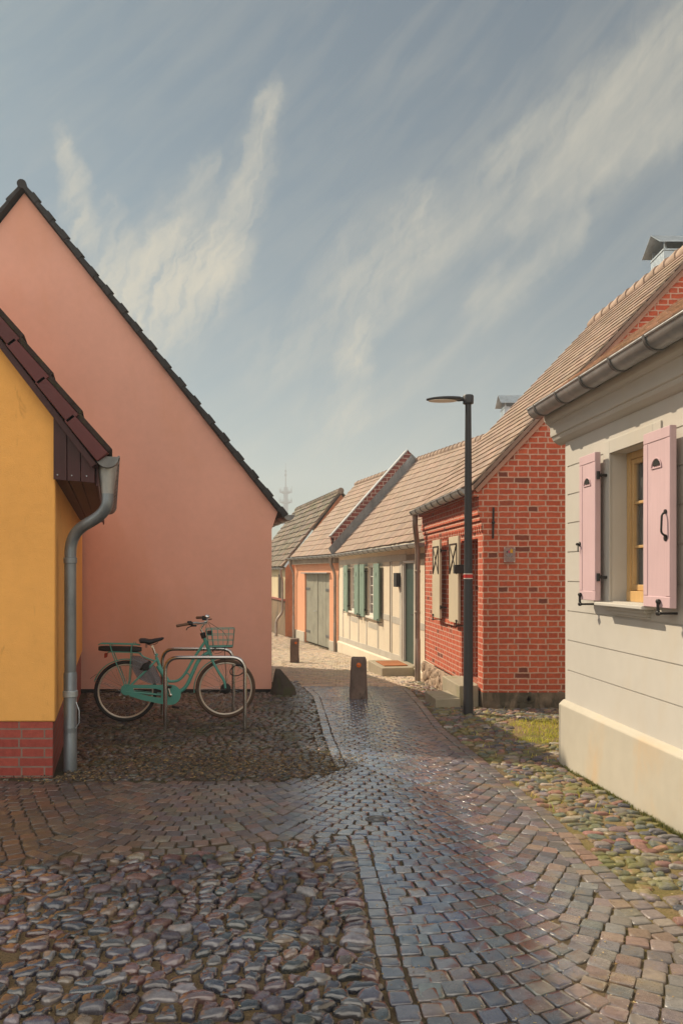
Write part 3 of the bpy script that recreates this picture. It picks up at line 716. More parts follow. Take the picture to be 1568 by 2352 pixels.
def ring_pts(W_, w, z, out, r0, n=14, half=True):
    return [W_.p(w+r0*math.cos(t), z+r0*math.sin(t), out) for t in [math.pi*k/n for k in range(n+1)]]
def shutter(name, parent, W_, w0, w1, z0, z1, off, mat, hinge, cut=None, th=0.034, dog=True, xbrace=False, pin=True, panel=False):
    """one open shutter leaf parallel to the wall; hinge = 0 (at w0) or 1 (at w1)"""
    mb = MB(); W_.slab(mb, w0, w1, z0, z1, off, off+th)
    if panel:                                           # raised frame round a flat field
        b = 0.055
        for (a, c, e, f) in ((w0, w1, z0, z0+b*1.3), (w0, w1, z1-b*1.3, z1), (w0, w0+b, z0+b*1.3+.002, z1-b*1.3-.002), (w1-b, w1, z0+b*1.3+.002, z1-b*1.3-.002)):
            W_.slab(mb, a+0.001, c-0.001, e+0.001, f-0.001, off+th-0.004, off+th+0.004)
    s = mb.build(name, mat, parent, 0.003)
    mb = MB(); cx = (w0+w1)/2
    if cut == 'moon':
        q = ring_pts(W_, cx, z1-0.23, off+th+0.0035, 0.040); mb.prism(q, W_.n*0.0025)
    elif cut == 'diamond':
        q = [W_.p(cx, z1-0.27-0.07, off+th+.001), W_.p(cx+0.028, z1-0.27, off+th+.001), W_.p(cx, z1-0.27+0.07, off+th+.001), W_.p(cx-0.028, z1-0.27, off+th+.001)]; mb.prism(q, W_.n*0.003)
    if mb.v: mb.build('cutout', M_BLACK, s)
    if cut == 'moon':                                   # bead round the cut-out
        q = ring_pts(W_, cx, z1-0.245, off+th+0.004, 0.062); mb = MB(); mb.tube(q, 0.0035, 6); mb.tube([q[0], q[-1]], 0.0035, 6); mb.build('bead', mat, s)
    if xbrace:
        mb = MB(); a, b, c, d_ = w0+0.07, w1-0.07, z1-0.55, z1-0.11; o_ = off+th+0.006
        for p, q in (((a, c), (b, d_)), ((a, d_), (b, c)), ((a, d_), (b, d_)), ((a, c+.0), (a, d_)), ((b, c), (b, d_))):
            mb.tube([W_.p(*p, o_), W_.p(*q, o_)], 0.009, 4)
        mb.build('x_moulding', M_DARKWOOD, s)
    if dog:
        mb = MB(); dw = (w0 if hinge else w1)+(0.07 if hinge else -0.09)
        mb.tube([W_.p(dw, z0-0.035, 0.0), W_.p(dw, z0-0.035, off+th+0.012)], 0.008, 8)
        mb.tube(bend([W_.p(dw, z0-0.035, off+th+0.012), W_.p(dw-0.028, z0-0.035, off+th+0.016), W_.p(dw-0.028, z0+0.045, off+th+0.018)], 0.02, 4), [0.010]*7+[0.012] if False else 0.0095, 8)
        for zz in (0.04, -0.035): mb.lathe(W_.p(dw-0.028, z0+zz, off+th+0.002), W_.n, [(0, .008), (.006, .016), (.022, .016), (.028, .008)], 12)
        mb.build('shutter_dog', M_IRON, s)
    if pin:
        hw = w1+0.012 if hinge else w0-0.012
        for zz in (z0+0.18, z1-0.18):
            mb = MB(); mb.tube([W_.p(hw, zz, 0.0), W_.p(hw, zz, off+th*0.6)], 0.011, 8); mb.lathe(W_.p(hw, zz-0.03, off+th*0.6), (0, 0, 1), [(0, .013), (.06, .013)], 10)
            W_.slab(mb, min(hw, hw+(-0.05 if hinge else 0.05)), max(hw, hw+(-0.05 if hinge else 0.05)), zz-0.014, zz+0.014, off-0.004, off)
            mb.build('hinge', M_IRON, s)
    return s
s1 = shutter('shutter', WH, WD, 0.52, 0.812, 1.487, 2.625, 0.055, M_SHPINK, 1, 'moon', 0.040, panel=True)
s2 = shutter('shutter', WH, WD, 1.542, 1.873, 1.478, 2.62, 0.055, M_SHPINK, 0, 'moon', 0.040, panel=True)
mb = MB(); hz = 1.98                                    # iron pull on the nearer leaf, knob on the other
mb.tube(bend([WD.p(1.825, hz+0.10, .098), WD.p(1.825, hz+.09, .125), WD.p(1.825, hz-.03, .13), WD.p(1.825, hz-.05, .098)], 0.02, 4), 0.007, 8)
mb.lathe(WD.p(1.825, hz-.06, .097), WD.n, [(0, .022), (.006, .022), (.010, .006)], 14); mb.lathe(WD.p(1.825, hz+.105, .097), WD.n, [(0, .016), (.01, .014)], 12)
mb.build('handle', M_IRON, s2)
mb = MB(); mb.lathe(WD.p(0.535, 1.93, .097), WD.n, [(0, .02), (.006, .02), (.012, .008), (.03, .012), (.036, .004)], 12)
mb.tube([WD.p(0.535, 1.92, .115), WD.p(0.535, 1.87, .115)], 0.005, 6); mb.build('handle', M_IRON, s1)
# gutter on brackets, tiled roof
ga = WD.p(-0.09, 3.14, 0.225); gb = WD.p(8.5, 3.125, 0.225)
gutter(WH, M_ZINC, ga, gb, 0.082, WD.n, 0.47, M_ZINCDARK)
mb = MB(); WD.slab(mb, -0.12, 8.5, 3.10, 3.20, -0.15, 0.10); mb.build('fascia', M_DARKWOOD, WH)
e0, e1 = WD.p(-0.14, 3.20, 0.19), WD.p(8.5, 3.20, 0.19); sw = 0.725
r0, r1 = WD.p(-0.14, 3.20+(ridge_in+.19)*sw, -ridge_in), WD.p(8.5, 3.20+(ridge_in+.19)*sw, -ridge_in)
mb = MB(); tile_quad(mb, e0, e1, r1, r0, 24, 0.17, 0.019, tintf=greyt(0.75, 1.15), jit=0.008)
for (P, Q, S, T) in ((e0, e1, r1, r0), (r0, r1, WD.p(8.5, 3.2, -2*ridge_in-.2), WD.p(-0.17, 3.2, -2*ridge_in-.2))):
    dn = Vector((0, 0, -0.06)); mb.hexa([P+dn*2, Q+dn*2, S+dn*2, T+dn*2, P+dn*.4, Q+dn*.4, S+dn*.4, T+dn*.4], (0.6, 0.6, 0.6))
mb.build('roof', M_TILERED, WH)

# ------------------------------------------------------------------ red brick house
BH = thing('brick_house', (1.855, 9.7, gf(9.7)), 'old red brick house with cream shutters and a clay tiled roof behind the lamp post', 'house')
BW = Wall((1.855, 9.7), (-0.0961, 0.9954), (-0.9954, -0.0961))
BL = (13.36-9.7)/0.9954; b_in = Vector((0.9954, 0.0961, 0))
BE = 2.80                                                # top of the wall at the eave
apb = (4.90, 9.7, 6.17); bz = 0.13
DO = (0.24, 1.10, 0.20, 2.165)                           # door niche
WO = (1.46, 1.98, 0.98, 2.22)                            # window
mb = MB()
BW.panel(mb, 0, BL, bz, BE, [(*DO, 0.42, False), (*WO, 0.30, False)])
gq = [(1.855, 9.7, bz), (1.855, 9.7, BE), (1.70, 9.7, BE), apb, (8.1, 9.7, BE), (7.95, 9.7, bz)]
gq = [(1.855, 9.7, bz), (1.855, 9.7, 3.02), apb, (7.95, 9.7, 3.02), (7.95, 9.7, bz)]
mb.add(gq, [(0, 1, 2, 3, 4)])
bd = BW.d*BL
mb.add([Vector(p)+bd for p in gq], [(4, 3, 2, 1, 0)])
mb.add([gq[4], gq[3], Vector(gq[3])+bd, Vector(gq[4])+bd], [(0, 1, 2, 3)])
bwall = mb.build('wall', M_BRICK, BH)
mb = MB()                                                # corbelled brick frieze below the gutter
for (z0, z1, o_) in ((2.31, 2.385, 0.022), (2.385, 2.46, 0.045), (2.46, 2.535, 0.07), (2.535, 2.70, 0.055), (2.70, 2.80, 0.12)):
    BW.slab(mb, -0.0, BL-0.02, z0+0.001, z1, -0.02, o_)
k = 0.02
while k < BL-0.1:                                        # dentil heads
    BW.slab(mb, k, k+0.055, 2.245, 2.31, -0.02, 0.022); k += 0.105
mb.build('cornice', M_BRICK, BH, 0.004)
mb = MB(); pb = gf(11)-0.6
mb.prism([(1.845, 9.685, pb), (7.95, 9.685, pb), (7.95, 9.685, bz-0.003), (1.845, 9.685, bz-0.003)], (0, 0.3, 0))
for k in range(60):
    x = rng.uniform(1.9, 4.2); z = rng.uniform(-0.2, 0.06); s_ = rng.uniform(0.05, 0.11)
    mb.lathe((x, 9.685, z), (0, -1, 0), [(-0.02, s_), (0.004, s_*0.9), (0.016, s_*0.5)], 8)
mb.build('foundation', M_RUBBLE, BH)
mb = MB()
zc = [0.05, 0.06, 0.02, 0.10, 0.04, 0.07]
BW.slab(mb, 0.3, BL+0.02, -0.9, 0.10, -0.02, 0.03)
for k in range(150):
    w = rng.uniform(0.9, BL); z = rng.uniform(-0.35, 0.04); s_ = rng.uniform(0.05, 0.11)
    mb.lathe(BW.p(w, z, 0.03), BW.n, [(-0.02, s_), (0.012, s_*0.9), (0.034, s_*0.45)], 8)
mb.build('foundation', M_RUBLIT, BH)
# door in its niche, window board, shutters
mb = MB(); BW.slab(mb, DO[0], DO[1], DO[2], DO[3], -0.42, -0.36); bd_ = mb.build('door', M_DARKWOOD, BH)
mb = MB(); mb.lathe(BW.p(0.33, 1.25, -0.36), BW.n, [(0, .02), (.02, .012), (.05, .025), (.06, .01)], 12); mb.build('handle', M_IRON, bd_)
mb = MB(); BW.slab(mb, WO[0], WO[0]+.05, WO[2], WO[3], -0.30, -0.23); BW.slab(mb, WO[1]-.05, WO[1], WO[2], WO[3], -0.30, -0.23)
BW.slab(mb, WO[0]+.05, WO[1]-.05, WO[2], WO[2]+.06, -0.30, -0.23); BW.slab(mb, WO[0]+.05, WO[1]-.05, WO[3]-.06, WO[3], -0.30, -0.23); BW.slab(mb, WO[0]+.05, WO[1]-.05, 1.6, 1.63, -0.295, -0.24)
wb = mb.build('window', M_WHITEP, BH, 0.003)
mb = MB(); BW.slab(mb, WO[0]+.045, WO[1]-.045, WO[2]+.05, WO[3]-.05, -0.268, -0.264); mb.build('pane', M_GLASS, wb)
mb = MB(); BW.slab(mb, WO[0], WO[1], WO[2], WO[3], -0.36, -0.33); mb.build('room', M_BLACK, wb)
mb = MB(); BW.slab(mb, WO[0]-0.05, WO[1]+0.05, WO[2]-0.075, WO[2]-0.002, -0.25, 0.035); mb.build('sill', M_BRICK, BH, 0.004)
shutter('shutter', BH, BW, 0.86, 1.42, 0.975, 2.235, 0.075, M_SHCREAM, 1, None, 0.036, xbrace=True)
shutter('shutter', BH, BW, 2.02, 2.55, 0.975, 2.235, 0.075, M_SHCREAM, 0, None, 0.036, xbrace=True)
mb = MB(); BW.slab(mb, 0.70, 0.80, 1.69, 1.815, 0.03, 0.20); BW.slab(mb, 0.72, 0.78, 1.72, 1.79, -0.01, 0.03); mb.build('letter_box', M_IRON, BH, 0.006)
mb = MB(); BW.slab(mb, 0.66, 0.74, 1.18, 1.235, -0.01, 0.012); mb.build('doorbell', M_WHITEP, BH, 0.004)
mb = MB(); BW.slab(mb, 0.14, 1.12, -0.5, 0.20, 0.02, 0.28); BW.slab(mb, 0.06, 0.74, -0.5, 0.045, 0.283, 0.62); BW.slab(mb, DO[0], DO[1], -0.3, 0.20, -0.36, 0.018)
mb.build('step', M_CONC, BH, 0.012)
# gable details: wall anchor, acrylic plaque
mb = MB(); x_ = 1.983
mb.obox((x_-0.012, 9.675, 2.15), (0.024, 0, 0), (0, 0.02, 0), (0.006, 0, 0.41)); mb.lathe((x_+0.003, 9.677, 2.36), (0, -1, 0), [(0, .024), (.012, .022), (.018, .01)], 12); mb.build('wall_anchor', M_IRON, BH, 0.003)
mb = MB(); mb.box((2.118, 9.660, 1.84), (2.270, 9.664, 2.035)); pq = mb.build('plaque', M_ACRYL, BH)
mb = MB()
for x, z in ((2.128, 2.025), (2.258, 2.025), (2.128, 1.852), (2.258, 1.852)): mb.lathe((x, 9.699, z), (0, -1, 0), [(0, .005), (.038, .005), (.039, .008), (.043, .007)], 10)
mb.pieces('screw', M_CHROME, pq)
MB().prism([(2.202, 9.659, 1.962), (2.236, 9.659, 1.962), (2.236, 9.659, 2.002), (2.219, 9.659, 2.019), (2.202, 9.659, 2.002)], (0, -.001, 0)).build('house_emblem', M_YELP, pq)
MB().box((2.178, 9.658, 1.962), (2.198, 9.659, 1.992)).build('house_emblem', M_MAG, pq)
MB().box((2.157, 9.658, 1.964), (2.173, 9.659, 1.984)).build('house_emblem', M_NAVY, pq)
mb = MB()
for k, (a, b) in enumerate(((0.03, 0.115), (0.04, 0.105), (0.05, 0.095))): mb.box((2.118+a, 9.658, 1.936-k*0.010), (2.118+b, 9.659, 1.941-k*0.010))
mb.pieces('printed_line', M_GREYP, pq)
# gutter, downpipe, roof
g0 = BW.p(0.07, 2.81, 0.20); g1 = BW.p(BL+0.02, 2.80, 0.20)
gutter(BH, M_ZINC, g0, g1, 0.078, BW.n, 0.42, M_IRON)
eA = BW.p(-0.06, 2.86, 0.15); eB = BW.p(BL+0.05, 2.86, 0.15)
rA = Vector((4.91, 9.64, 6.24)); rB = rA+BW.d*(BL+0.11)
mb = MB(); tile_quad(mb, eA, eB, rB, rA, 26, 0.175, 0.018, tintf=greyt(0.8, 1.2), jit=0.007)
dn = Vector((0, 0, -0.05))
eA2, eB2 = Vector((8.12, 9.64, 2.85)), Vector((8.12, 9.64, 2.85))+BW.d*(BL+.11)
for (P, Q, S, T) in ((eA, eB, rB, rA), (rA, rB, eB2, eA2)):
    mb.hexa([P+dn*1.6, Q+dn*1.6, S+dn*1.6, T+dn*1.6, P+dn*.3, Q+dn*.3, S+dn*.3, T+dn*.3], (0.8, 0.7, 0.7))
br = mb.build('roof', M_TILE, BH)
mb = MB()                                                # mortared verge strip and ridge tiles
va, vb = eA+Vector((0.03, 0, -0.07)), rA+Vector((0, 0, -0.09)); upv = (vb-va)
mb.obox(va+Vector((0, 0.035, 0)), upv, (0, 0.06, 0), Vector((upv.z, 0, -upv.x)).normalized()*0.055); mb.build('verge', plaster('mortar_verge', (0.42, 0.22, 0.16), 0.2, 0.6, 60), br)
mb = MB(); nk = 13; seg = (rB-rA)/nk
for k in range(nk):
    a = rA+seg*k; b = rA+seg*(k+1.06); mb.tube([a+Vector((0, 0, -0.03)), b+Vector((0, 0, -0.045))], [0.115, 0.095], 12, tint=(rng.uniform(1.0, 1.4),)*3)
mb.pieces('ridge_tile', M_TILE, br)
def chimney(parent, c, lx, ly, z0, z1, mat):
    """sheet-metal clad chimney under a little gabled rain hood"""
    mb = MB(); mb.box((c[0]-lx/2, c[1]-ly/2, z0), (c[0]+lx/2, c[1]+ly/2, z1)); mb.box((c[0]-lx/2-.01, c[1]-ly/2-.01, z1), (c[0]+lx/2+.01, c[1]+ly/2+.01, z1+.03))
    s = mb.build('chimney', mat, parent, 0.003); mb = MB()
    for sx in (-1, 1):
        for sy in (-1, 1): mb.obox((c[0]+sx*(lx/2-.03)-.015, c[1]+sy*(ly/2-.02)-.01, z1+.032), (.03, 0, 0), (0, .02, 0), (0, 0, .12))
    ey = ly/2+0.10; ex = lx/2+0.10; zt = z1+0.33; ze = z1+0.10
    mb.hexa([(c[0]-ex, c[1]-ey, ze-.008), (c[0]+ex, c[1]-ey, ze-.008), (c[0]+ex, c[1], zt-.008), (c[0]-ex, c[1], zt-.008), (c[0]-ex, c[1]-ey, ze), (c[0]+ex, c[1]-ey, ze), (c[0]+ex, c[1], zt), (c[0]-ex, c[1], zt)])
    mb.hexa([(c[0]-ex, c[1]+.001, zt-.008), (c[0]+ex, c[1]+.001, zt-.008), (c[0]+ex, c[1]+ey, ze-.008), (c[0]-ex, c[1]+ey, ze-.008), (c[0]-ex, c[1]+.001, zt), (c[0]+ex, c[1]+.001, zt), (c[0]+ex, c[1]+ey, ze), (c[0]-ex, c[1]+ey, ze)])
    mb.build('rain_hood', mat, s)
chimney(br, (5.22, 11.3), 0.80, 0.46, 5.3, 6.53, M_GALV)
dpx = BW.p(BL+0.10, 0, 0.11)
mb = MB(); q = BW.p(BL-0.12, 2.66, 0.20); mb.lathe(q, (0, 0, 1), [(0, .045), (.09, .06)], 14); mb.build('outlet', M_ZINCBROWN, BH)
downpipe(BH, M_ZINCBROWN, [q+Vector((0, 0, .02)), q+Vector((0, 0, -.12)), dpx+Vector((0, 0, 2.18)), Vector((dpx.x, dpx.y, gf(dpx.y)))], 0.048, 0.14, wide=0.75, socket=(1.7, 0.95))

# ------------------------------------------------------------------ half-timbered house
HH = thing('half_timbered_house', (1.66, 13.5, gf(13.5)), 'beige half-timbered cottage with sage green shutters and a dark green door', 'house')
HW = Wall((1.677, 13.40), (-0.1686, 0.9857), (-0.9857, -0.1686))
HL = 10.45
def hw(Y): return (Y-13.40)/0.9857
def sill_z(w): return -0.205-0.030*(w-1.8)
h_in = Vector((0.9857, 0.1686, 0))
mb = MB()
D0, D1, DZ0, DZ1 = hw(14.72), hw(15.62), -0.155, 1.95
wins = [(hw(18.12), hw(19.18)), (hw(20.62), hw(21.62))]; WZ0, WZ1 = 0.60, 1.90
HWH = [(D0, D1, -0.9, DZ1, 0.12, False)]+[(a, b, WZ0, WZ1, 0.10, False) for a, b in wins]
HW.panel(mb, 0, HL, -0.9, 2.30, HWH)
far = HW.p(HL, 0); nea = HW.p(0, 0)
mb.add([nea+Vector((0, 0, -.9)), nea+Vector((0, 0, 2.3)), Vector((4.2, 14.5, 4.6)), nea+h_in*5.3+Vector((0, 0, 2.3)), nea+h_in*5.3+Vector((0, 0, -.9))], [(0, 1, 2, 3, 4)])
mb.add([far+Vector((0, 0, -1)), far+Vector((0, 0, 2.3)), Vector((2.49, 24.4, 5.2)), far+h_in*5.3+Vector((0, 0, 2.3)), far+h_in*5.3+Vector((0, 0, -1))], [(4, 3, 2, 1, 0)])
mb.build('wall', M_INFILL, HH)
mb = MB()                                                # plinth following the falling street
for (a, b) in ((0.0, D0-0.02), (D1+0.02, HL)):
    mb.loft([[HW.p(w, -1.2, -.02), HW.p(w, -1.2, .05), HW.p(w, sill_z(w)-.03, .05), HW.p(w, sill_z(w), .012), HW.p(w, sill_z(w), -.02)] for w in (a, b)])
mb.pieces('plinth', M_INFILL, HH, bevel=0.01)
def tb(parts, mat, out=0.009):
    mb = MB()
    for w0, w1, z0, z1, *sk in parts:
        o_ = out+rng.uniform(-.0015, .0015); n_ = max(2, int((w1-w0)/0.4))
        if w1-w0 > z1-z0:
            mb.loft([[HW.p(w0+(w1-w0)*k/n_, z0+rng.uniform(-.006, .006)+(sk[0](w0+(w1-w0)*k/n_) if sk else 0), -.01), HW.p(w0+(w1-w0)*k/n_, z0+(sk[0](w0+(w1-w0)*k/n_) if sk else 0)+rng.uniform(-.006, .006), o_),
                      HW.p(w0+(w1-w0)*k/n_, z1+(sk[0](w0+(w1-w0)*k/n_) if sk else 0)+rng.uniform(-.006, .006), o_), HW.p(w0+(w1-w0)*k/n_, z1+(sk[0](w0+(w1-w0)*k/n_) if sk else 0), -.01)] for k in range(n_+1)])
        else:
            HW.slab(mb, w0, w1, z0, z1, -.01, o_+.002)
    return mb.pieces('timber', mat, HH, bevel=0.004)
sz = lambda w: sill_z(w)
tb([(D1+.04, HL-.05, 0.0, 0.15, sz), (0.05, D0-.04, 0.0, 0.15, sz)], M_TIMBERP)
tb([(D1-0.3, HL-.05, 1.955, 2.10)], M_TIMBERP, 0.013)
tb([(0.05, D1-.31, 1.965, 2.075)], M_TIMBERB, 0.016)
posts = [hw(Y) for Y in (15.82, 18.0, 19.36, 20.45, 21.78, 22.9)]
tb([(p-.065, p+.065, sill_z(p)+.155, 1.95) for p in posts], M_TIMBERP)
tb([(hw(16.62)-.05, hw(16.62)+.05, sill_z(3)+.155, 1.95)], M_TIMBERP, 0.012)
tb([(hw(16.70), hw(16.74), sill_z(3)+.155, 1.95)], M_TIMBERB, 0.02)
tb([(hw(15.89), hw(16.56), 0.585, 0.735), (hw(16.76), hw(17.93), 0.60, 0.74), (0.1, D0-.1, 0.6, 0.74)], M_TIMBERP, 0.007)
tb([(a+.0, b-.0, WZ0-.30, WZ0-.16) for a, b in wins], M_TIMBERP, 0.007)
tb([(D0-.12, D0-.02, -.1, 1.95), (D1+.02, D1+.11, -.1, 1.95)], M_TIMBERP, 0.02)
mb = MB(); HW.slab(mb, D0, D1, DZ0, DZ1, -.10, -.055); hd = mb.build('door', M_DOORG, HH, 0.004)
mb = MB()
HW.slab(mb, D0-.0, D0+.045, DZ0, DZ1, -.05, .006); HW.slab(mb, D1-.045, D1, DZ0, DZ1, -.05, .006); HW.slab(mb, D0+.045, D1-.045, DZ1-.05, DZ1, -.05, .006)
mb.build('door_frame', M_WHITEP, hd, 0.003)
mb = MB(); HW.slab(mb, D0+.09, D0+.13, 0.72, 0.95, -.055, -.045); mb.tube(bend([HW.p(D0+.11, .86, -.05), HW.p(D0+.11, .86, .0), HW.p(D0+.24, .86, .005)], .02), 0.011, 8); mb.lathe(HW.p(D0+.11, .78, -.05), HW.n, [(0, .03), (.012, .028)], 12); mb.build('handle', M_IRON, hd)
mb = MB(); HW.slab(mb, D1+.14, D1+.40, 1.40, 1.70, .012, .11); mb.build('letter_box', M_IRON, HH, 0.006)
mb = MB(); HW.slab(mb, D0-.18, D1+.25, -.75, -.16, .055, .70); HW.slab(mb, D0, D1, -.7, -.16, -.1, .05); mb.build('step', M_CONC, HH, 0.015)
dm = MB(); HW.slab(dm, D0+.06, D1-.06, -.158, -.138, .12, .60)
c_ = HW.p((D0+D1)/2, -.158, .36)
tag(dm.build('doormat', M_MAT, None, 0.006, loc=c_), 'orange brown coir doormat on the concrete step of the green door', 'doormat')
for a, b in wins:
    mb = MB(); HW.slab(mb, a, a+.06, WZ0, WZ1, -.10, -.02); HW.slab(mb, b-.06, b, WZ0, WZ1, -.10, -.02); HW.slab(mb, a+.06, b-.06, WZ0, WZ0+.07, -.10, -.02); HW.slab(mb, a+.06, b-.06, WZ1-.06, WZ1, -.10, -.02)
    m_ = (a+b)/2; HW.slab(mb, m_-.03, m_+.03, WZ0+.07, WZ1-.06, -.09, -.018)
    for s0, s1_ in ((a+.06, m_-.03), (m_+.03, b-.06)):
        for k in range(1, 5):
            zz = WZ0+.07+(WZ1-WZ0-.13)*k/5; HW.slab(mb, s0, s1_, zz-.011, zz+.011, -.085, -.05)
    wn = mb.build('window', M_WHITEP, HH, 0.003)
    mb = MB(); HW.slab(mb, a+.05, b-.05, WZ0+.05, WZ1-.05, -.078, -.075); mb.build('pane', M_GLASS, wn)
    mb = MB(); HW.slab(mb, a, b, WZ0, WZ1, -.30, -.28); mb.build('room', M_BLACK, wn)
    mb = MB(); HW.slab(mb, a-.05, b+.05, WZ0-.05, WZ0-.003, -.05, .075); mb.build('sill', M_WHITEP, wn, 0.004)
shut = dict(mat=M_SHGREEN, cut='diamond', th=0.034)
for (y0, y1, hg) in ((17.50, 18.08, 1), (19.22, 19.82, 0), (20.00, 20.58, 1), (21.66, 22.28, 0)):
    shutter('shutter', HH, HW, hw(y0), hw(y1), 0.555, 1.925, 0.07, M_SHGREEN, hg, 'diamond', 0.034)
he0, he1 = HW.p(-0.02, 2.305, 0.16), HW.p(HL-0.02, 2.305, 0.16)
hr0, hr1 = Vector((4.20, 14.4, 4.80)), Vector((2.49, 24.35, 5.42))
mb = MB(); tile_quad(mb, he0, he1, hr1, hr0, 15, 0.18, 0.022, tintf=greyt(0.85, 1.15), jit=0.010)
hb0, hb1 = nea+h_in*5.5+Vector((0, 0, 2.3)), far+h_in*5.5+Vector((0, 0, 2.3))
for (P, Q, S, T) in ((he0, he1, hr1, hr0), (hr0, hr1, hb1, hb0)): under_slab(mb, P, Q, S, T, .04, .10)
hroof = mb.build('roof', M_TILE, HH)
mb = MB(); nk = 28; seg = (hr1-hr0)/nk
for k in range(nk): mb.tube([hr0+seg*k+Vector((0, 0, -.01)), hr0+seg*(k+1.07)+Vector((0, 0, -.03))], [0.115, 0.095], 10, tint=(rng.uniform(.9, 1.2),)*3)
mb.pieces('ridge_tile', M_TILE, hroof)
chimney(hroof, (3.78, 16.6), 0.34, 0.42, 4.3, 5.36, M_GALV)
gutter(HH, M_ZINC, HW.p(0.0, 2.245, 0.215), HW.p(HL+0.0, 2.265, 0.215), 0.075, HW.n, 0.62, M_IRON)
mb = MB(); HW.slab(mb, 0, HL, 2.19, 2.30, 0.0, 0.15); mb.build('soffit', M_INFILL, HH)

# ------------------------------------------------------------------ orange garage with plank doors
K = HW.p(HL+0.03, 0)
GH = thing('garage', (K.x, K.y, gf(K.y)), 'orange rendered garage with grey green double plank doors and tiled roof', 'garage')
GW = Wall((K.x, K.y), (-0.315, 0.949), (-0.949, -0.315)); g_in = Vector((0.949, 0.315, 0)); GL = 5.5
q0, q1 = (24.68-K.y)/0.949, (27.58-K.y)/0.949
mb = MB(); GW.panel(mb, 0, GL, -1.1, 2.28, [(q0, q1, -1.1, 1.68, 0.16, False)])
gfar = GW.p(GL, 0)
gr1, gr0 = Vector((0.60, 29.75, 5.28)), Vector((2.49, 24.42, 5.36))
mb.add([gfar+Vector((0, 0, -1.1)), gfar+Vector((0, 0, 2.28)), gr1-Vector((0, 0, .25)), gfar+g_in*5.3+Vector((0, 0, 2.28)), gfar+g_in*5.3+Vector((0, 0, -1.1))], [(4, 3, 2, 1, 0)])
mb.build('wall', M_ORANGE, GH)
mb = MB(); GW.slab(mb, 0, q0-.02, -1.1, -.55, -.02, .03); GW.slab(mb, q1+.02, GL, -1.1, -.50, -.02, .03); mb.pieces('plinth', M_PLINTH, GH, bevel=0.02)
mb = MB(); GW.slab(mb, q0-.12, q1+.1, 1.68, 1.715, -.12, .13); mb.build('door_hood', M_ZINC, GH, 0.003)
qm = (q0+q1)/2
for (a, b, right) in ((q0+.02, qm-.012, 1), (qm+.012, q1-.02, 0)):
    mb = MB(); n_ = 11
    for k in range(n_):
        w0 = a+(b-a)*k/n_; GW.slab(mb, w0+.003, w0+(b-a)/n_-.003, -.83, 1.665, -.10+rng.uniform(-.003, .003), -.055+rng.uniform(-.004, .004), (rng.uniform(.9, 1.1),)*3)
    GW.slab(mb, a+.01, b-.01, -.82, 1.65, -.11, -.095, (.3, .3, .3))
    if not right: GW.slab(mb, a-.03, a+.05, -.83, 1.665, -.05, -.035)
    dl = mb.build('door', M_DOORW, GH, 0.003)
    mb = MB()
    for zz in (-.45, 1.12):
        if right: GW.slab(mb, a-.03, a+.55, zz-.045, zz+.045, -.05, -.04)
        else: GW.slab(mb, b-.50, b+.03, zz-.045, zz+.045, -.05, -.04)
    mb.pieces('strap_hinge', M_ZINCDARK, dl, bevel=0.003)
    if not right:
        mb = MB(); mb.tube(bend([GW.p(a+.06, .35, -.04), GW.p(a+.06, .35, .02), GW.p(a+.22, .34, .02)], .02), .012, 8); mb.build('handle', M_GALV, dl)
mb = MB(); GW.slab(mb, 0, GL, 2.02, 2.20, .002, .16); mb.build('soffit', M_TIMBERB, GH)
ge0, ge1 = GW.p(0, 2.305, .16), GW.p(GL+.05, 2.305, .16)
mb = MB(); tile_quad(mb, ge0, ge1, gr1, gr0, 15, 0.18, 0.022, tintf=greyt(0.88, 1.15), jit=0.008)
for (P, Q, S, T) in ((ge0, ge1, gr1, gr0), (gr0, gr1, gfar+g_in*5.3+Vector((0, 0, 2.3)), K+g_in*5.3+Vector((0, 0, 2.3)))): under_slab(mb, P, Q, S, T, .04, .10)
groof = mb.build('roof', M_TILE, GH)
mb = MB(); nk = 16; seg = (gr1-gr0)/nk
for k in range(nk): mb.tube([gr0+seg*k, gr0+seg*(k+1.07)+Vector((0, 0, -.02))], [0.11, 0.095], 10, tint=(rng.uniform(.9, 1.2),)*3)
mb.pieces('ridge_tile', M_TILE, groof)
gutter(GH, M_ZINC, GW.p(0.0, 2.262, .215), GW.p(GL+.1, 2.265, .215), 0.075, GW.n, 0.62, M_IRON)
def simple_pipe(parent, W_, w, z0, mat, zb=None, bend_z=1.95, out=.215, wide=0.9, r=.048):
    b = W_.p(w, 0, .085); t = W_.p(w+.05, z0, out)
    mb = MB(); mb.lathe(t+Vector((0, 0, -.10)), (0, 0, 1), [(0, r), (.11, r*1.5)], 12); o = mb.build('outlet', mat, parent)
    return downpipe(parent, mat, [t+Vector((0, 0, -.06)), t+Vector((0, 0, -.22)), b+Vector((0, 0, bend_z-.25)), b+Vector((0, 0, zb if zb is not None else gf(b.y)))], r, .14, wide=wide, socket=(1.25, .3))
simple_pipe(GH, GW, 0.12, 2.20, M_ZINCBROWN)
simple_pipe(GH, GW, GL-.14, 2.20, M_ZINCBROWN)
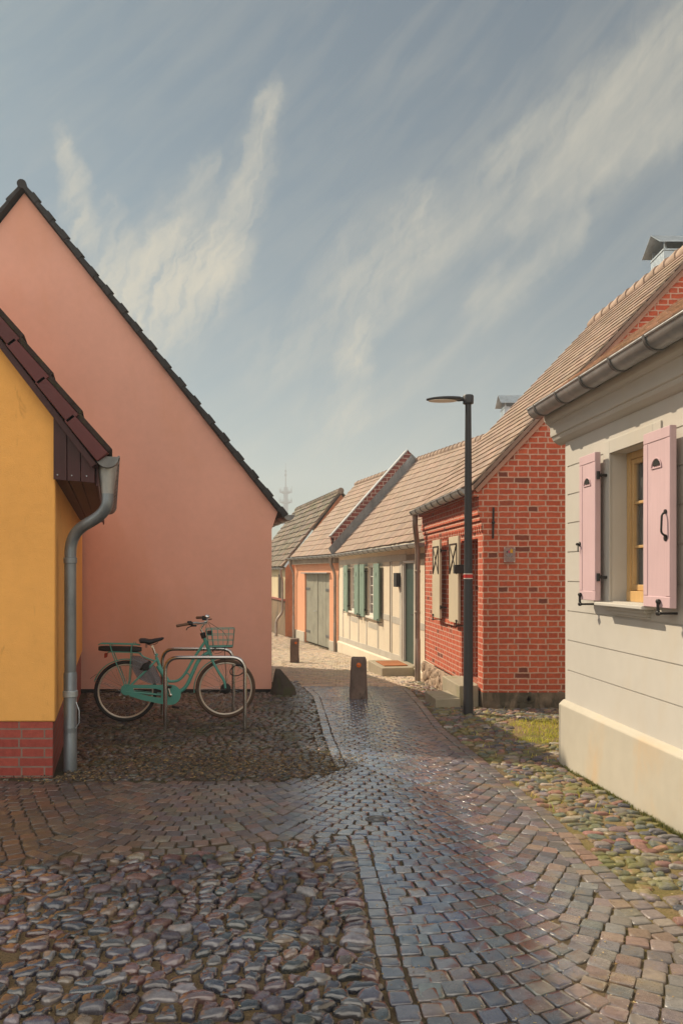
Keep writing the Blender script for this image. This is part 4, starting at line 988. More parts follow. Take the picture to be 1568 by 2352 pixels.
# fire wall between the two roofs
FWd = Wall((K.x, K.y), (0.9857, 0.1686), (0.1686, -0.9857))
mb = MB(); pA = HW.p(HL-.12, 2.16, .17); up = Vector((2.49, 24.38, 5.42))-HW.p(HL-.02, 2.305, .16); un = up.normalized()
thk = HW.d*0.34; base = HW.p(HL-.13, 2.30, .16)
nrmP = up.cross(HW.d).normalized(); nrmP = nrmP if nrmP.z > 0 else -nrmP
hgt = nrmP*0.46
kne = un*0.35
mb.hexa([base-nrmP*.05, base-nrmP*.05+thk, base+up+thk-nrmP*.05, base+up-nrmP*.05, base+hgt+kne, base+hgt+kne+thk, base+up+hgt*1.0+thk, base+up+hgt*1.0])
mb.hexa([base+Vector((0, 0, -.12))-h_in*.04, base+thk+Vector((0, 0, -.12))-h_in*.04, base+thk+kne+Vector((0, 0, -.12)), base+kne+Vector((0, 0, -.12)),
         base-h_in*.04+Vector((0, 0, .50)), base-h_in*.04+thk+Vector((0, 0, .50)), base+thk+kne+hgt, base+kne+hgt])
e2 = base+up*1.0; dn2 = Vector((h_in.x*.5, h_in.y*.5, -.62))
mb.hexa([e2-Vector((0, 0, .15)), e2+thk-Vector((0, 0, .15)), e2+thk+dn2-Vector((0, 0, .15)), e2+dn2-Vector((0, 0, .15)), e2+hgt, e2+hgt+thk, e2+hgt+thk+dn2, e2+hgt+dn2])
fw = mb.build('fire_wall', M_PARBRICK, HH, 0.004)
mb = MB(); cp = nrmP*.035
mb.hexa([base+hgt+kne-HW.d*.04, base+hgt+kne+thk+HW.d*.04, base+up+hgt+thk+HW.d*.04, base+up+hgt-HW.d*.04, base+hgt+kne-HW.d*.04+cp, base+hgt+kne+thk+HW.d*.04+cp, base+up+hgt+thk+HW.d*.04+cp, base+up+hgt-HW.d*.04+cp])
mb.hexa([e2+hgt-HW.d*.04, e2+hgt+thk+HW.d*.04, e2+hgt+thk+dn2+HW.d*.04, e2+hgt+dn2-HW.d*.04, e2+hgt-HW.d*.04+cp, e2+hgt+thk+HW.d*.04+cp, e2+hgt+thk+dn2+HW.d*.04+cp, e2+hgt+dn2-HW.d*.04+cp])
mb.hexa([base-h_in*.06+Vector((0, 0, .50))-HW.d*.04, base-h_in*.06+thk+Vector((0, 0, .50))+HW.d*.04, base+thk+kne+hgt+HW.d*.04, base+kne+hgt-HW.d*.04, base-h_in*.06+Vector((0, 0, .53))-HW.d*.04, base-h_in*.06+thk+Vector((0, 0, .53))+HW.d*.04, base+thk+kne+hgt+cp+HW.d*.04, base+kne+hgt+cp-HW.d*.04])
mb.build('coping', M_ZINC, fw, 0.003)
mb = MB(); mb.hexa([base-HW.d*.015-un*.1, base-HW.d*.003-un*.1, base+up-HW.d*.003, base+up-HW.d*.015, base-HW.d*.015+nrmP*.27, base-HW.d*.003+nrmP*.27, base+up-HW.d*.003+nrmP*.27, base+up-HW.d*.015+nrmP*.27])
mb.build('flashing', M_ZINCDARK, fw)

# ------------------------------------------------------------------ old house at the bend
FY = 29.9
OH = thing('weathered_house', (-2.27, FY, gf(FY)), 'weathered orange gable house with an old mossy tile roof at the street bend', 'house')
ov = Vector((-0.26, 1.0, 0)); OL = 9.0
mb = MB(); zb_ = -1.2
mb.add([(-2.27, FY, zb_), (-2.27, FY, 1.90), (-0.02, FY, 4.88), (2.3, FY, 1.9), (2.3, FY, zb_)], [(0, 1, 2, 3, 4)]); mb.add([(2.3, FY, zb_), (2.3, FY, 1.9), Vector((2.3, FY, 1.9))+ov*OL, Vector((2.3, FY, zb_))+ov*OL], [(0, 1, 2, 3)])
mb.build('gable_wall', M_OLDORANGE, OH)
OW = Wall((-2.27, FY), (-0.2516, 0.9678), (-0.9678, -0.2516))
mb = MB(); OW.panel(mb, 0.01, OL, 0.60, 1.95, [(1.0, 1.75, 0.66, 1.62, .12, True)]); mb.build('street_wall', M_OLDCREAM, OH)
mb = MB(); OW.panel(mb, 0.01, OL, -1.2, 0.60); mb.build('plinth', M_OLDBROWN, OH)
mb = MB(); OW.slab(mb, 0.0, OL, .56, .64, 0.002, .06); mb.build('plinth_ledge', M_CLINKER, OH, 0.004)
mb = MB(); OW.slab(mb, 0.98, 1.36, 0.64, 1.64, .01, .05); mb.build('shutter', M_DARKWOOD, OH, 0.004)
mb = MB(); OW.slab(mb, 0.42, 0.62, 1.15, 1.5, .005, .03); mb.build('sign_board', M_OAK, OH, 0.003)
oe = Vector((-2.40, FY-.06, 1.94)); orr = Vector((-0.02, FY-.06, 5.02))
mb = slope_roof(oe, orr, ov*OL, 12, 0.05, 0.24, OH, M_TILEOLD, greyt(0.6, 1.35, 0.12), jit=0.025)
oroof = mb.build('roof', M_TILEOLD, OH)
mb = MB(); mb.hexa([Vector(orr), orr+ov*OL, Vector((2.4, FY-.06, 1.94))+ov*OL, Vector((2.4, FY-.06, 1.94)), orr+Vector((0, 0, .05)), orr+ov*OL+Vector((0, 0, .05)), Vector((2.4, FY-.06, 2.0))+ov*OL, Vector((2.4, FY-.06, 2.0))]); mb.build('rear_slope', M_TILEOLD, oroof)
mb = MB(); nk = 20
for k in range(nk): mb.tube([orr+ov*OL*k/nk, orr+ov*OL*(k+1.07)/nk+Vector((0, 0, -.02))], [.13, .11], 10, tint=(rng.uniform(.8, 1.3),)*3)
mb.pieces('ridge_tile', M_TILEOLD, oroof)
gutter(OH, M_ZINC, OW.p(-.05, 1.90, .17), OW.p(OL, 1.90, .17), .075, OW.n, .7, M_IRON)
b_ = OW.p(.18, 0, .08); t_ = OW.p(.12, 1.80, .17); b2 = OW.p(.18, 0, .34)
mb = MB(); mb.lathe(t_, (0, 0, 1), [(-.02, .048), (.1, .07)], 12); mb.build('outlet', M_ZINC, OH)
downpipe(OH, M_ZINCBROWN, [t_, t_+Vector((0, 0, -.14)), b_+Vector((0, 0, 1.40)), b_+Vector((0, 0, .10)), b2+Vector((0, 0, -.22)), b2+Vector((0, 0, gf(b2.y)))], .05, .16, wide=.5)

# ------------------------------------------------------------------ telecom tower, far away
TY = 500.0; tx = (656-U0)/FPX*TY
TT = thing('telecom_tower', (tx, TY, -0.87), 'tall pale concrete telecom tower with two platforms far behind the roofs', 'tower')
mb = MB(); mb.lathe((tx, TY, -1), (0, 0, 1), [(0, 2.3), (30, 1.75), (50, 1.5), (57, 1.5), (57.2, 1.35), (60.8, 1.25), (61, 0.9)], 24); mb.build('shaft', M_TOWER, TT)
for zz in (49.4, 56.2):
    mb = MB(); mb.lathe((tx, TY, zz), (0, 0, 1), [(-1.2, 1.6), (-.2, 3.6), (0, 4.2), (.35, 4.2), (.4, 1.5)], 24)
    pf = mb.build('platform', M_TOWER, TT); mb = MB()
    for k in range(16):
        a = 2*math.pi*k/16; mb.tube([(tx+4.1*math.cos(a), TY+4.1*math.sin(a), zz+.3), (tx+4.1*math.cos(a), TY+4.1*math.sin(a), zz+1.4)], .06, 4)
    mb.tube([(tx+4.1*math.cos(2*math.pi*k/24), TY+4.1*math.sin(2*math.pi*k/24), zz+1.4) for k in range(24)], .06, 4, closed=True); mb.build('railing', M_TOWER, pf)
    for k in range(7):
        a = 2*math.pi*k/7+.3; x, y = tx+4.3*math.cos(a), TY+4.3*math.sin(a)
        mb = MB(); mb.tube([(x, y, zz-.5), (x, y, zz+rng.uniform(2.2, 4.4))], .13, 6); mb.box((x-.2, y-.2, zz+.6), (x+.2, y+.2, zz+2.0)); mb.build('antenna', M_TOWER, TT)
mb = MB(); mb.tube([(tx, TY, 60), (tx, TY, 66), (tx, TY, 66.1), (tx, TY, 71.5), (tx, TY, 71.6), (tx, TY, 76)], [.45, .42, .36, .32, .16, .12], 10)
mb.lathe((tx, TY, 67), (0, 0, 1), [(0, .4), (.05, .75), (1.6, .75), (1.65, .4)], 10); mb.lathe((tx, TY, 70), (0, 0, 1), [(0, .35), (.05, .6), (1.2, .6), (1.25, .35)], 10); mb.build('mast', M_TOWER, TT)

# ------------------------------------------------------------------ street lamp
LX, LY = 1.577, 9.21; lz = gf(LY)
LP = thing('street_lamp', (LX, LY, lz), 'dark grey street lamp post with a flat lamp head and a red white band', 'street lamp')
mb = MB(); mb.lathe((LX, LY, lz), (0, 0, 1), [(-.05, .064), (.16, .064), (.17, .061), (1.55, .0585), (1.56, .055), (2.6, .047), (3.90, .037)], 28); mb.build('pole', M_POLE, LP)
mb = MB(); mb.lathe((LX, LY, 1.625), (0, 0, 1), [(0, .0578), (.0005, .0586), (.010, .0586), (.0105, .0578)], 28); mb.lathe((LX, LY, 1.682), (0, 0, 1), [(0, .0555), (.0005, .0585), (.010, .0585), (.0105, .0555)], 28); mb.pieces('white_band', M_WHITEP, LP)
mb = MB(); mb.lathe((LX, LY, 1.6355), (0, 0, 1), [(0, .0556), (.0005, .0584), (.0455, .0584), (.046, .0556)], 28); mb.build('red_band', M_RED, LP)
mb = MB(); mb.lathe((LX, LY, 3.80), (0, 0, 1), [(0, .045), (.01, .066), (.10, .068), (.115, .06), (.118, .02)], 24)
mb.tube([(LX-.05, LY, 3.868), (LX-.13, LY, 3.862)], .026, 10); mb.build('bracket', M_POLE, LP, 0.003)
mb = MB(); secs = []; lsec = []
for k in range(15):
    t = k/14; x = LX-.10-.42*t; wd = 0.105*math.sin(math.pi*min(1, .18+t*.80))**.55; h = .034*math.sin(math.pi*min(1, .30+t*.68))**.6+.004
    zc_ = 3.873-.012*t*0
    secs.append([(x, LY-wd*math.cos(a), zc_-.012+(h*math.sin(a) if math.sin(a) > 0 else .014*math.sin(a))) for a in [2*math.pi*j/20 for j in range(20)]])
mb.loft(secs); lh = mb.build('lamp_head', M_POLE, LP)
mb = MB(); mb.v = []; ring = [(LX-.32+.175*math.cos(a), LY+.088*math.sin(a), 3.8475) for a in [2*math.pi*j/28 for j in range(28)]]; mb.prism(ring, (0, 0, -.007)); mb.build('lens', M_LENS, lh)

# ------------------------------------------------------------------ granite bollards and guard stone
def bollard(loc, w0, w1, h, refx, label, yaw=0.0, refl=0.034):
    root = thing('bollard', loc, label, 'bollard', 'granite bollards on the street'); x, y, z = loc
    mb = MB(); secs = []; lev = [(-.12, w0*1.04), (0, w0*1.02), (h*.3, w0+(w1-w0)*.3), (h*.6, w0+(w1-w0)*.6), (h-.03, w1+.004), (h-.008, w1-.01), (h, w1-.035)]
    c, s_ = math.cos(yaw), math.sin(yaw)
    for zz, w in lev:
        b = w*.5; q = []
        for (sx, sy) in ((-1, -1), (1, -1), (1, 1), (-1, 1)):
            for e in ((.82, 1.0), (1.0, .82)) if sx*sy < 0 else ((1.0, .82), (.82, 1.0)):
                px_, py_ = sx*b*e[0]+rng.uniform(-.004, .004), sy*b*e[1]+rng.uniform(-.004, .004); q.append((x+px_*c-py_*s_, y+px_*s_+py_*c, z+zz+(rng.uniform(-.006, .006) if zz > .1 else 0)))
        secs.append(q)
    mb.loft(secs); st = mb.build('stone', M_GRAN, root, 0.006)
    yy = y-(w0+(w1-w0)*.83)*.5-.001
    mb = MB(); mb.lathe((x+refx, yy+.006, z+h*.83), (0, -1, 0), [(0, refl), (.010, refl), (.013, refl*.8), (.014, refl*.25), (.016, refl*.2)], 24); mb.build('reflector', M_ORANGER, root)
    mb = MB(); mb.lathe((x+refx, yy-.0125+.002, z+h*.83), (0, -1, 0), [(0, refl*.2), (.004, refl*.18)], 12); mb.build('screw', M_CASTIRON, root)
    return root
M_GRAN = plaster('grey_granite', (0.175, 0.125, 0.105), 0.3, 1.0, 45, stain=((0.04, 0.036, 0.036), 5, 0.48, 0.66, 0.8), big=3)
bollard((0.248, 10.72, gf(10.72)), 0.255, 0.212, 0.59, 0.0, 'near granite bollard with an orange reflector on the shaded wet setts', 0.02)
bollard((-1.17, 18.5, gf(18.5)), 0.225, 0.215, 0.60, 0.035, 'far granite bollard with an orange reflector on the sunlit paving', 0.03, 0.03)
gx, gy_ = -0.86, 11.16; gzz = gf(gy_)
mb = MB(); secs = []
for zz, a, b, dx in ((-.1, .21, .15, 0), (.02, .20, .145, 0), (.12, .165, .12, -.015), (.24, .115, .09, -.05), (.33, .07, .06, -.085), (.385, .035, .035, -.10)):
    secs.append([(gx+dx+a*(1+rng.uniform(-.12, .12))*math.cos(t), gy_+b*(1+rng.uniform(-.12, .12))*math.sin(t), gzz+zz+rng.uniform(-.012, .012)) for t in [2*math.pi*k/11+.2 for k in range(11)]])
M_GUARD = plaster('mossy_dark_stone', (0.062, 0.05, 0.042), 0.35, 1.0, 30, stain=((0.05, 0.06, 0.02), 6, 0.46, 0.62, 0.7), big=4)
mb.loft(secs); tag(mb.build('guard_stone', M_GUARD, None, 0.01, loc=(gx, gy_, gzz)), 'dark mossy wedge-shaped guard stone at the corner of the pink house', 'guard stone')

# ------------------------------------------------------------------ two stainless steel bicycle stands
def stand(x0, x1, y, z1, dy, label):
    z0 = gf(y)
    path = bend([(x0, y, z0-.1), (x0, y, z1), (x1, y+dy, z1), (x1, y+dy, z0-.1)], .155, 10)
    return tag(MB().tube(path, .0212, 20).build('bicycle_stand', M_STEEL, None, loc=((x0+x1)/2, y, z0)), label, 'bicycle stand', 'steel hoop bicycle stands')
Yf = 8.06; Yb = 9.15
stand((379.5-U0)/FPX*Yf, (562.5-U0)/FPX*Yf, Yf, EYE-(1510.5-V0)/FPX*Yf, 0.0, 'nearer polished steel hoop stand in front of the teal bicycle')
stand((373-U0)/FPX*Yb, (536-U0)/FPX*Yb, Yb, EYE-(1491-V0)/FPX*Yb, 0.0, 'farther polished steel hoop stand behind the teal bicycle')

# ------------------------------------------------------------------ bicycle: local x forward, y away from the camera, z up
BR = Vector((-2.51, 8.61, gf(8.61)))
bk = thing('bicycle', BR, 'teal step-through bicycle with wire front basket and rear rack battery', 'bicycle')
byaw = math.atan2(.18, 1.12); bk.rotation_euler = (R(-1.5), -math.atan2(.004, 1.13), byaw)
ORG[bk.name] = Vector((0, 0, 0))
S_ = .00144
def b(cx, cy, y=0.0): return Vector(((cx-360)*S_, y, (993-21*(cx-360)/808-cy)*S_))
RW = Vector((0, 0, .356)); FW_ = Vector((1.150, 0, .352))
def wheel(c, rad, tyre_mat, hub_r, hub_w, name, par, hubmat):
    w = bpy.data.objects.new('wheel', None); COL.objects.link(w); w.parent = par; ORG[w.name] = Vector((0, 0, 0)); w['label'] = name
    circ = lambda r, n=56: [c+Vector((r*math.cos(2*math.pi*k/n), 0, r*math.sin(2*math.pi*k/n))) for k in range(n)]
    MB().tube(circ(rad-.021), .0215, 12, closed=True).build('tyre', tyre_mat, w)
    MB().tube(circ(rad-.047), .0125, 10, closed=True).build('rim', M_RIM, w)
    mb = MB(); mb.lathe(c+Vector((0, -hub_w, 0)), (0, 1, 0), [(0, .009), (.012, .012), (.016, hub_r*.8), (.024, hub_r), (2*hub_w-.024, hub_r), (2*hub_w-.016, hub_r*.8), (2*hub_w, .009)], 24); mb.build('hub', hubmat, w)
    mb = MB(); n = 32
    for k in range(n):
        a = 2*math.pi*k/n; s = 1 if k % 2 else -1; tw = (1 if (k//2) % 2 else -1)*.9
        mb.tube([c+Vector((hub_r*.92*math.cos(a+tw*.8), s*hub_w*.6, hub_r*.92*math.sin(a+tw*.8))), c+Vector(((rad-.055)*math.cos(a), 0, (rad-.055)*math.sin(a)))], .0013, 4)
    mb.build('spokes', M_CHROME, w); return w
wheel(RW, .356, M_RUBBER, .036, .05, 'rear wheel with a black tyre', bk, M_GALV)
wheel(FW_, .352, M_TANRUBBER, .062, .045, 'front wheel with a dusty brown tyre and black hub motor', bk, M_PLASTIC)
bbp = b(716, 772)
mb = MB()
st0, st1 = bbp, b(600, 470)
mb.tube([st0, st1], .0185, 14); mb.tube([b(690, 665), b(612, 540)], .027, 12)
mb.tube([b(607, 462), b(596, 448)], .022, 12)
for s in (-1, 1):
    mb.tube(bend([b(606, 488, s*.012), b(580, 520, s*.045), RW+Vector((.02, s*.062, .03))], .05), .0115, 10)
    mb.tube(bend([bbp+Vector((-.02, s*.03, 0)), bbp+Vector((-.10, s*.05, .0)), RW+Vector((.01, s*.062, 0))], .05), .0115, 10)
hd0, hd1 = b(984, 305), b(1038, 452)
mb.tube([hd0, hd1], .0215, 14)
def smooth(pts, it=3):
    P = [Vector(p) for p in pts]
    for _ in range(it):
        Q = [P[0]]
        for i in range(len(P)-1): Q += [P[i]*.75+P[i+1]*.25, P[i]*.25+P[i+1]*.75]
        P = Q+[P[-1]]
    return P
mb.tube(smooth([b(990, 345), b(900, 478), b(838, 598), b(790, 655), b(740, 672), b(668, 662)]), .0160, 14)
mb.tube(smooth([b(1030, 425), b(945, 478), b(890, 600), b(848, 700), b(800, 748), b(730, 770)]), .0225, 14)
mb.tube(smooth([b(838, 600), b(862, 606), b(868, 632)]), .008, 8)
mb.lathe(bbp+Vector((0, -.045, 0)), (0, 1, 0), [(0, .026), (.09, .026)], 16)
mb.build('frame', M_TEAL, bk)
mb = MB()                                                # script lettering strokes on the down tube
p_, q_ = b(905, 578), b(948, 502); ax = (q_-p_); 
for k in range(9):
    t = k/9; c = p_+ax*t+Vector((0, -.0232, 0)); s = (.010, .006, .006, .007, .005, .009, .006, .006, .005)[k]
    n_ = Vector((-ax.z, 0, ax.x)).normalized(); mb.tube([c-n_*s*.6, c+n_*s*.7+ax.normalized()*.004, c+ax.normalized()*.007-n_*s*.4], .0009, 4)
mb.build('lettering', M_WHITEP, bk)
mb = MB(); mb.tube([b(596, 455), b(574, 388)], .0135, 12); mb.tube([b(606, 452), b(588, 456)], .02, 10)
mb.lathe(b(572, 384)+Vector((0, -.03, 0)), (0, 1, 0), [(0, .016), (.06, .016)], 12)
for s in (-1, 1): mb.tube(smooth([b(520, 360, s*.03), b(570, 380, s*.022), b(615, 352, s*.02)]), .004, 6)
mb.build('seat_post', M_CHROME, bk)
mb = MB(); secs = []
for k in range(17):                                      # saddle: wide rear, narrow nose
    t = k/16; x = 466+t*196; wd = .103*(1-t)**.55*(1 if t > .06 else .72)+.022*t+.012; top = 322-8*math.sin(t*3.1)-14*t**2 if t < .9 else 308; top = (316 if t < .25 else 316+7*math.sin((t-.25)/.4*math.pi) if t < .65 else 316-11*(t-.65)/.35)
    bot = top+(46 if t < .5 else 46-22*(t-.5)/.5)*(1 if .05 < t < .96 else .6)
    if k in (0, 16): wd *= .6; top += 8
    c = b(x, (top+bot)/2); h = (bot-top)*S_*.5
    secs.append([c+Vector((0, wd*math.cos(a), h*math.sin(a)*(1 if math.sin(a) > 0 else .9))) for a in [2*math.pi*j/16 for j in range(16)]])
mb.loft(secs); sd = mb.build('saddle', M_PLASTIC, bk)
mb = MB()
for s in (-.05, .05):
    mb.tube([b(522, 362, s)+Vector((.008*math.cos(k*1.05), .012*math.sin(k*1.05), -.0035*k)) for k in range(14)], .003, 5)
mb.pieces('spring', M_CASTIRON, sd)
mb = MB()                                                # stem
mb.tube(smooth([b(982, 300), b(968, 255), b(955, 240), b(975, 205), b(1000, 182)], 2), .0125, 12); mb.lathe(b(998, 183)+Vector((0, -.03, 0)), (0, 1, 0), [(0, .02), (.06, .02)], 14); stm = mb.build('stem', M_CHROME, bk)
mb = MB(); mb.tube([b(970, 268), b(984, 312)], .03, 14); mb.build('headset_cover', M_PLASTIC, bk)
hb = []                                                  # handlebar sweeping back on both sides
hl = smooth([b(868, 188, -.285), b(925, 178, -.25), b(960, 190, -.16), b(998, 183, -.05), b(998, 183, .05), b(1010, 165, .16), b(1000, 150, .25), b(960, 148, .29)])
mb = MB(); mb.tube(hl, .0115, 12); hbar = mb.build('handlebar', M_GALV, bk)
for pth in ([b(775, 206, -.32), b(868, 188, -.285)], [b(915, 153, .33), b(972, 150, .285)]):
    mb = MB(); mb.tube([Vector(pth[0]), Vector(pth[0]).lerp(pth[1], .06), Vector(pth[0]).lerp(pth[1], .5), pth[1]], [.014, .0175, .0165, .0175], 12); mb.build('grip', M_GRIP, hbar)
mb = MB(); mb.box(tuple(b(858, 196, -.30)), tuple(b(893, 165, -.25))); mb.lathe(b(868, 188, -.285), (1, .1, .05), [(0, .02), (.05, .02)], 12); mb.build('shifter', M_PLASTIC, hbar, .006)
mb = MB(); mb.tube(smooth([b(925, 200, -.25), b(885, 210, -.27), b(858, 220, -.30), b(852, 238, -.31)]), .006, 8); mb.box(tuple(b(885, 212, -.265)), tuple(b(930, 194, -.235))); mb.build('brake_lever', M_PLASTIC, hbar, .004)
mb = MB(); mb.tube(smooth([b(1045, 160, .22), b(1010, 168, .25), b(975, 165, .29)]), .006, 8); mb.box(tuple(b(965, 172, .20)), tuple(b(1010, 134, .27))); mb.build('brake_lever', M_PLASTIC, hbar, .006)
mb = MB(); mb.lathe(b(1008, 140, .10), (.35, -.2, .95), [(-.012, .012), (0, .034), (.010, .036), (.020, .030), (.028, .016), (.031, .003)], 20); mb.build('bell', M_CHROME, hbar)
mb = MB()                                                # fork
mb.tube([b(1036, 445), b(1048, 492)], .02, 12)
for s in (-1, 1): mb.tube(smooth([b(1046, 486, s*.012), b(1056, 505, s*.052), b(1100, 590, s*.056), b(1150, 665, s*.056), FW_+Vector((-.002, s*.056, .012))], 2), [.0165]*9+[.012]*20 if False else .0135, 12)
mb.build('fork', M_TEAL, bk)
def fender(c, r, a0, a1, mat, par, w=.027):
    mb = MB(); n = 30; secs = []
    for k in range(n+1):
        a = a0+(a1-a0)*k/n; rad = Vector((math.cos(a), 0, math.sin(a)))
        secs.append([c+rad*(r+.010*math.cos(j*math.pi/2/4))+Vector((0, w*j/4, 0)) for j in range(-4, 5)]+[c+rad*(r-.003+.010*math.cos(j*math.pi/2/4))+Vector((0, w*j/4, 0)) for j in range(4, -5, -1)])
    mb.loft(secs); return mb.build('mudguard', mat, par)
rfn = fender(RW, .368, R(52), R(160), M_TEAL, bk)
ffn = fender(FW_, .366, R(95), R(186), M_TEAL, bk)
mb = MB()
for s in (-1, 1):
    mb.tube([RW+Vector((.372*math.cos(R(157)), s*.025, .372*math.sin(R(157)))), RW+Vector((-.02, s*.062, .015))], .0022, 5); mb.tube([RW+Vector((.372*math.cos(R(161)), s*.025, .372*math.sin(R(161)))), RW+Vector((-.02, s*.062, .01))], .0022, 5)
mb.pieces('stay', M_CHROME, rfn)
mb = MB()
for s in (-1, 1): mb.tube([FW_+Vector((.37*math.cos(R(181)), s*.025, .37*math.sin(R(181)))), FW_+Vector((0, s*.06, .0))], .0022, 5)
mb.pieces('stay', M_CHROME, ffn)
mb = MB(); mb.obox(b(132, 612, -.02), b(85, 648, -.02)-b(132, 612, -.02), (0, .04, 0), (.004, 0, .008)); mb.build('mud_flap', M_RUBBER, rfn)
mb = MB()                                                # skirt guard: a vinyl wedge over the rear wheel
poly = [b(405, 462, -.05), b(470, 466, -.05), b(540, 500, -.05), b(590, 552, -.05), b(630, 640, -.05), b(640, 688, -.05), b(540, 680, -.05), b(455, 640, -.05), b(415, 570, -.05)]
mb.prism(poly, (0, .0015, 0)); mb.prism([p+Vector((0, .1, 0)) for p in poly], (0, .0015, 0)); mb.pieces('skirt_guard', M_SKIRT, bk)
mb = MB(); mb.lathe(b(520, 548, -.075), (0, 1, 0), [(0, .035), (.03, .05), (.05, .05)], 16); mb.tube([b(480, 570, -.06), b(560, 500, -.06)], .016, 8); mb.build('frame_lock', M_PLASTIC, bk, .004)
mb = MB()                                                # rear carrier
for s in (-1, 1):
    mb.tube(bend([b(150, 372, s*.02), b(165, 362, s*.065), b(440, 366, s*.065), b(472, 374, s*.03)], .03), .0065, 8)
    mb.tube(bend([b(222, 436, s*.03), b(240, 427, s*.06), b(400, 430, s*.06), b(482, 440, s*.02)], .03), .006, 8)
    mb.tube(bend([b(243, 366, s*.067), b(262, 440, s*.067), b(352, 672, s*.067), RW+Vector((-.0, s*.067, .05))], .06), .006, 8)
    mb.tube(bend([b(411, 368, s*.067), b(404, 470, s*.067), b(392, 670, s*.067), RW+Vector((.02, s*.067, .05))], .06), .006, 8)
for cx in (205, 270, 335, 400): mb.tube([b(cx, 367, -.065), b(cx-22, 371, .065)], .0045, 6)
mb.tube(bend([b(418, 366, -.02), b(424, 350, -.02), b(436, 350, .02), b(440, 366, .02)], .008), .003, 6)
mb.tube([b(470, 442), b(500, 470), b(600, 508)], .009, 8)
rk = mb.build('carrier', M_TEAL, bk)
mb = MB(); secs = []
for k in range(13):
    t = k/12; x = 150+t*335; sc = .72 if k in (0, 12) else (.92 if k in (1, 11) else 1); c = b(x, 402+t*6)
    secs.append([c+Vector((0, .055*sc*max(-1, min(1, 1.25*math.cos(a))), .032*sc*max(-1, min(1, 1.25*math.sin(a))))) for a in [2*math.pi*j/16+.19 for j in range(16)]])
mb.loft(secs); mb.build('battery', M_PLASTIC, bk, .004)
mb = MB(); mb.loft([[b(196, 440, -.03), b(196, 440, .03), b(222, 440, .03), b(222, 440, -.03)], [b(194, 478, -.026), b(194, 478, .026), b(214, 474, .026), b(214, 474, -.026)]]); mb.build('tail_light', M_REDLENS, bk, .006)
mb = MB()                                                # chain case: front disc, two arms, rear loop
yc = -.070
def plate(poly, dy=.030): mb.prism([Vector((p.x, yc, p.z)) for p in poly], (0, dy, 0))
rear = b(372, 730); rd = .070; disc = b(718, 772); dr = .116
up0 = [b(372, 690), b(500, 690), b(660, 690), b(700, 692)]; 
arc = lambda c, r, a0, a1, n: [c+Vector((r*math.cos(R(a0+(a1-a0)*k/n)), 0, r*math.sin(R(a0+(a1-a0)*k/n)))) for k in range(n+1)]
outer = arc(disc, dr, 88, -100, 24)+[b(640, 845), b(500, 815), b(400, 782)]+arc(rear, rd*.92, -70, -268, 14)+[b(420, 692)]
inner = [b(425, 718), b(430, 752), b(560, 785), b(640, 798), b(645, 735), b(600, 722)]
from mathutils.geometry import tessellate_polygon
def plate_hole(out, holes_, dy):
    loops = [[Vector((p.x, p.z, 0)) for p in out]]+[[Vector((p.x, p.z, 0)) for p in h] for h in holes_]
    flat = [p for l in [out]+holes_ for p in l]; n = len(flat)
    tri = tessellate_polygon(loops)
    vs = [Vector((p.x, yc, p.z)) for p in flat]+[Vector((p.x, yc+dy, p.z)) for p in flat]
    fs = [tuple(t) for t in tri]+[tuple(i+n for i in reversed(t)) for t in tri]; o = 0
    for l in [out]+holes_:
        m = len(l); fs += [(o+i, o+(i+1) % m, o+(i+1) % m+n, o+i+n) for i in range(m)]; o += m
    mb.add(vs, fs)
plate_hole(outer, [inner], .028)
for rr in (.095, .075): mb.tube([Vector((p.x, yc-.001, p.z)) for p in arc(disc, rr, 0, 350, 36)], .0018, 5, closed=True)
mb.build('chain_case', M_TEAL, bk, .004)
mb = MB(); cr = bbp+Vector((0, -.095, 0)); mb.tube([cr, b(700, 705, -.10)], [.014, .010], 10); mb.lathe(cr+Vector((0, -.012, 0)), (0, 1, 0), [(0, .012), (.006, .02), (.05, .018)], 16)
mb.tube([bbp+Vector((0, .07, 0)), b(738, 852, .075)], [.014, .010], 10); ck = mb.build('crank', M_CHROME, bk)
mb = MB(); c = b(748, 885, .10); mb.obox(c+Vector((-.045, 0, -.012)), (.085, 0, -.02), (0, .08, 0), (.004, 0, .022)); c = b(698, 700, -.20); mb.obox(c+Vector((-.04, 0, -.012)), (.085, 0, 0), (0, .09, 0), (0, 0, .022)); mb.pieces('pedal', M_RUBBER, ck, bevel=.004)
mb = MB()                                                # basket wires
bt, bb_ = [], []
T0, T1, Bz0, Bz1 = b(1000, 262), b(1240, 228), b(1032, 378), b(1224, 374)
def ringp(z, x0, x1, w): return [Vector((x0, -w, z)), Vector((x1, -w, z)), Vector((x1, w, z)), Vector((x0, w, z))]
zt_, zb2 = b(1120, 232).z, b(1120, 377).z
xs = lambda t: (b(1022, 0).x-(.030)*t, b(1218, 0).x+.020*t); ws = lambda t: .115+.03*t
for t in (0, .34, .66, 1):
    q = ringp(zb2+(zt_-zb2)*t, *xs(t), ws(t)); mb.tube(bend(q+[q[0], q[1]], .03, 3)[:-1], .0038 if t < 1 else .005, 6)
for t in np.linspace(0, 1, 6):
    for s in (-1, 1):
        mb.tube([Vector((xs(0)[0]+(xs(0)[1]-xs(0)[0])*t, s*ws(0), zb2)), Vector((xs(1)[0]+(xs(1)[1]-xs(1)[0])*t, s*ws(1), zt_))], .0032, 5)
    mb.tube([Vector((xs(0)[0]+(xs(0)[1]-xs(0)[0])*t, -ws(0), zb2)), Vector((xs(0)[0]+(xs(0)[1]-xs(0)[0])*t, ws(0), zb2))], .0032, 5)
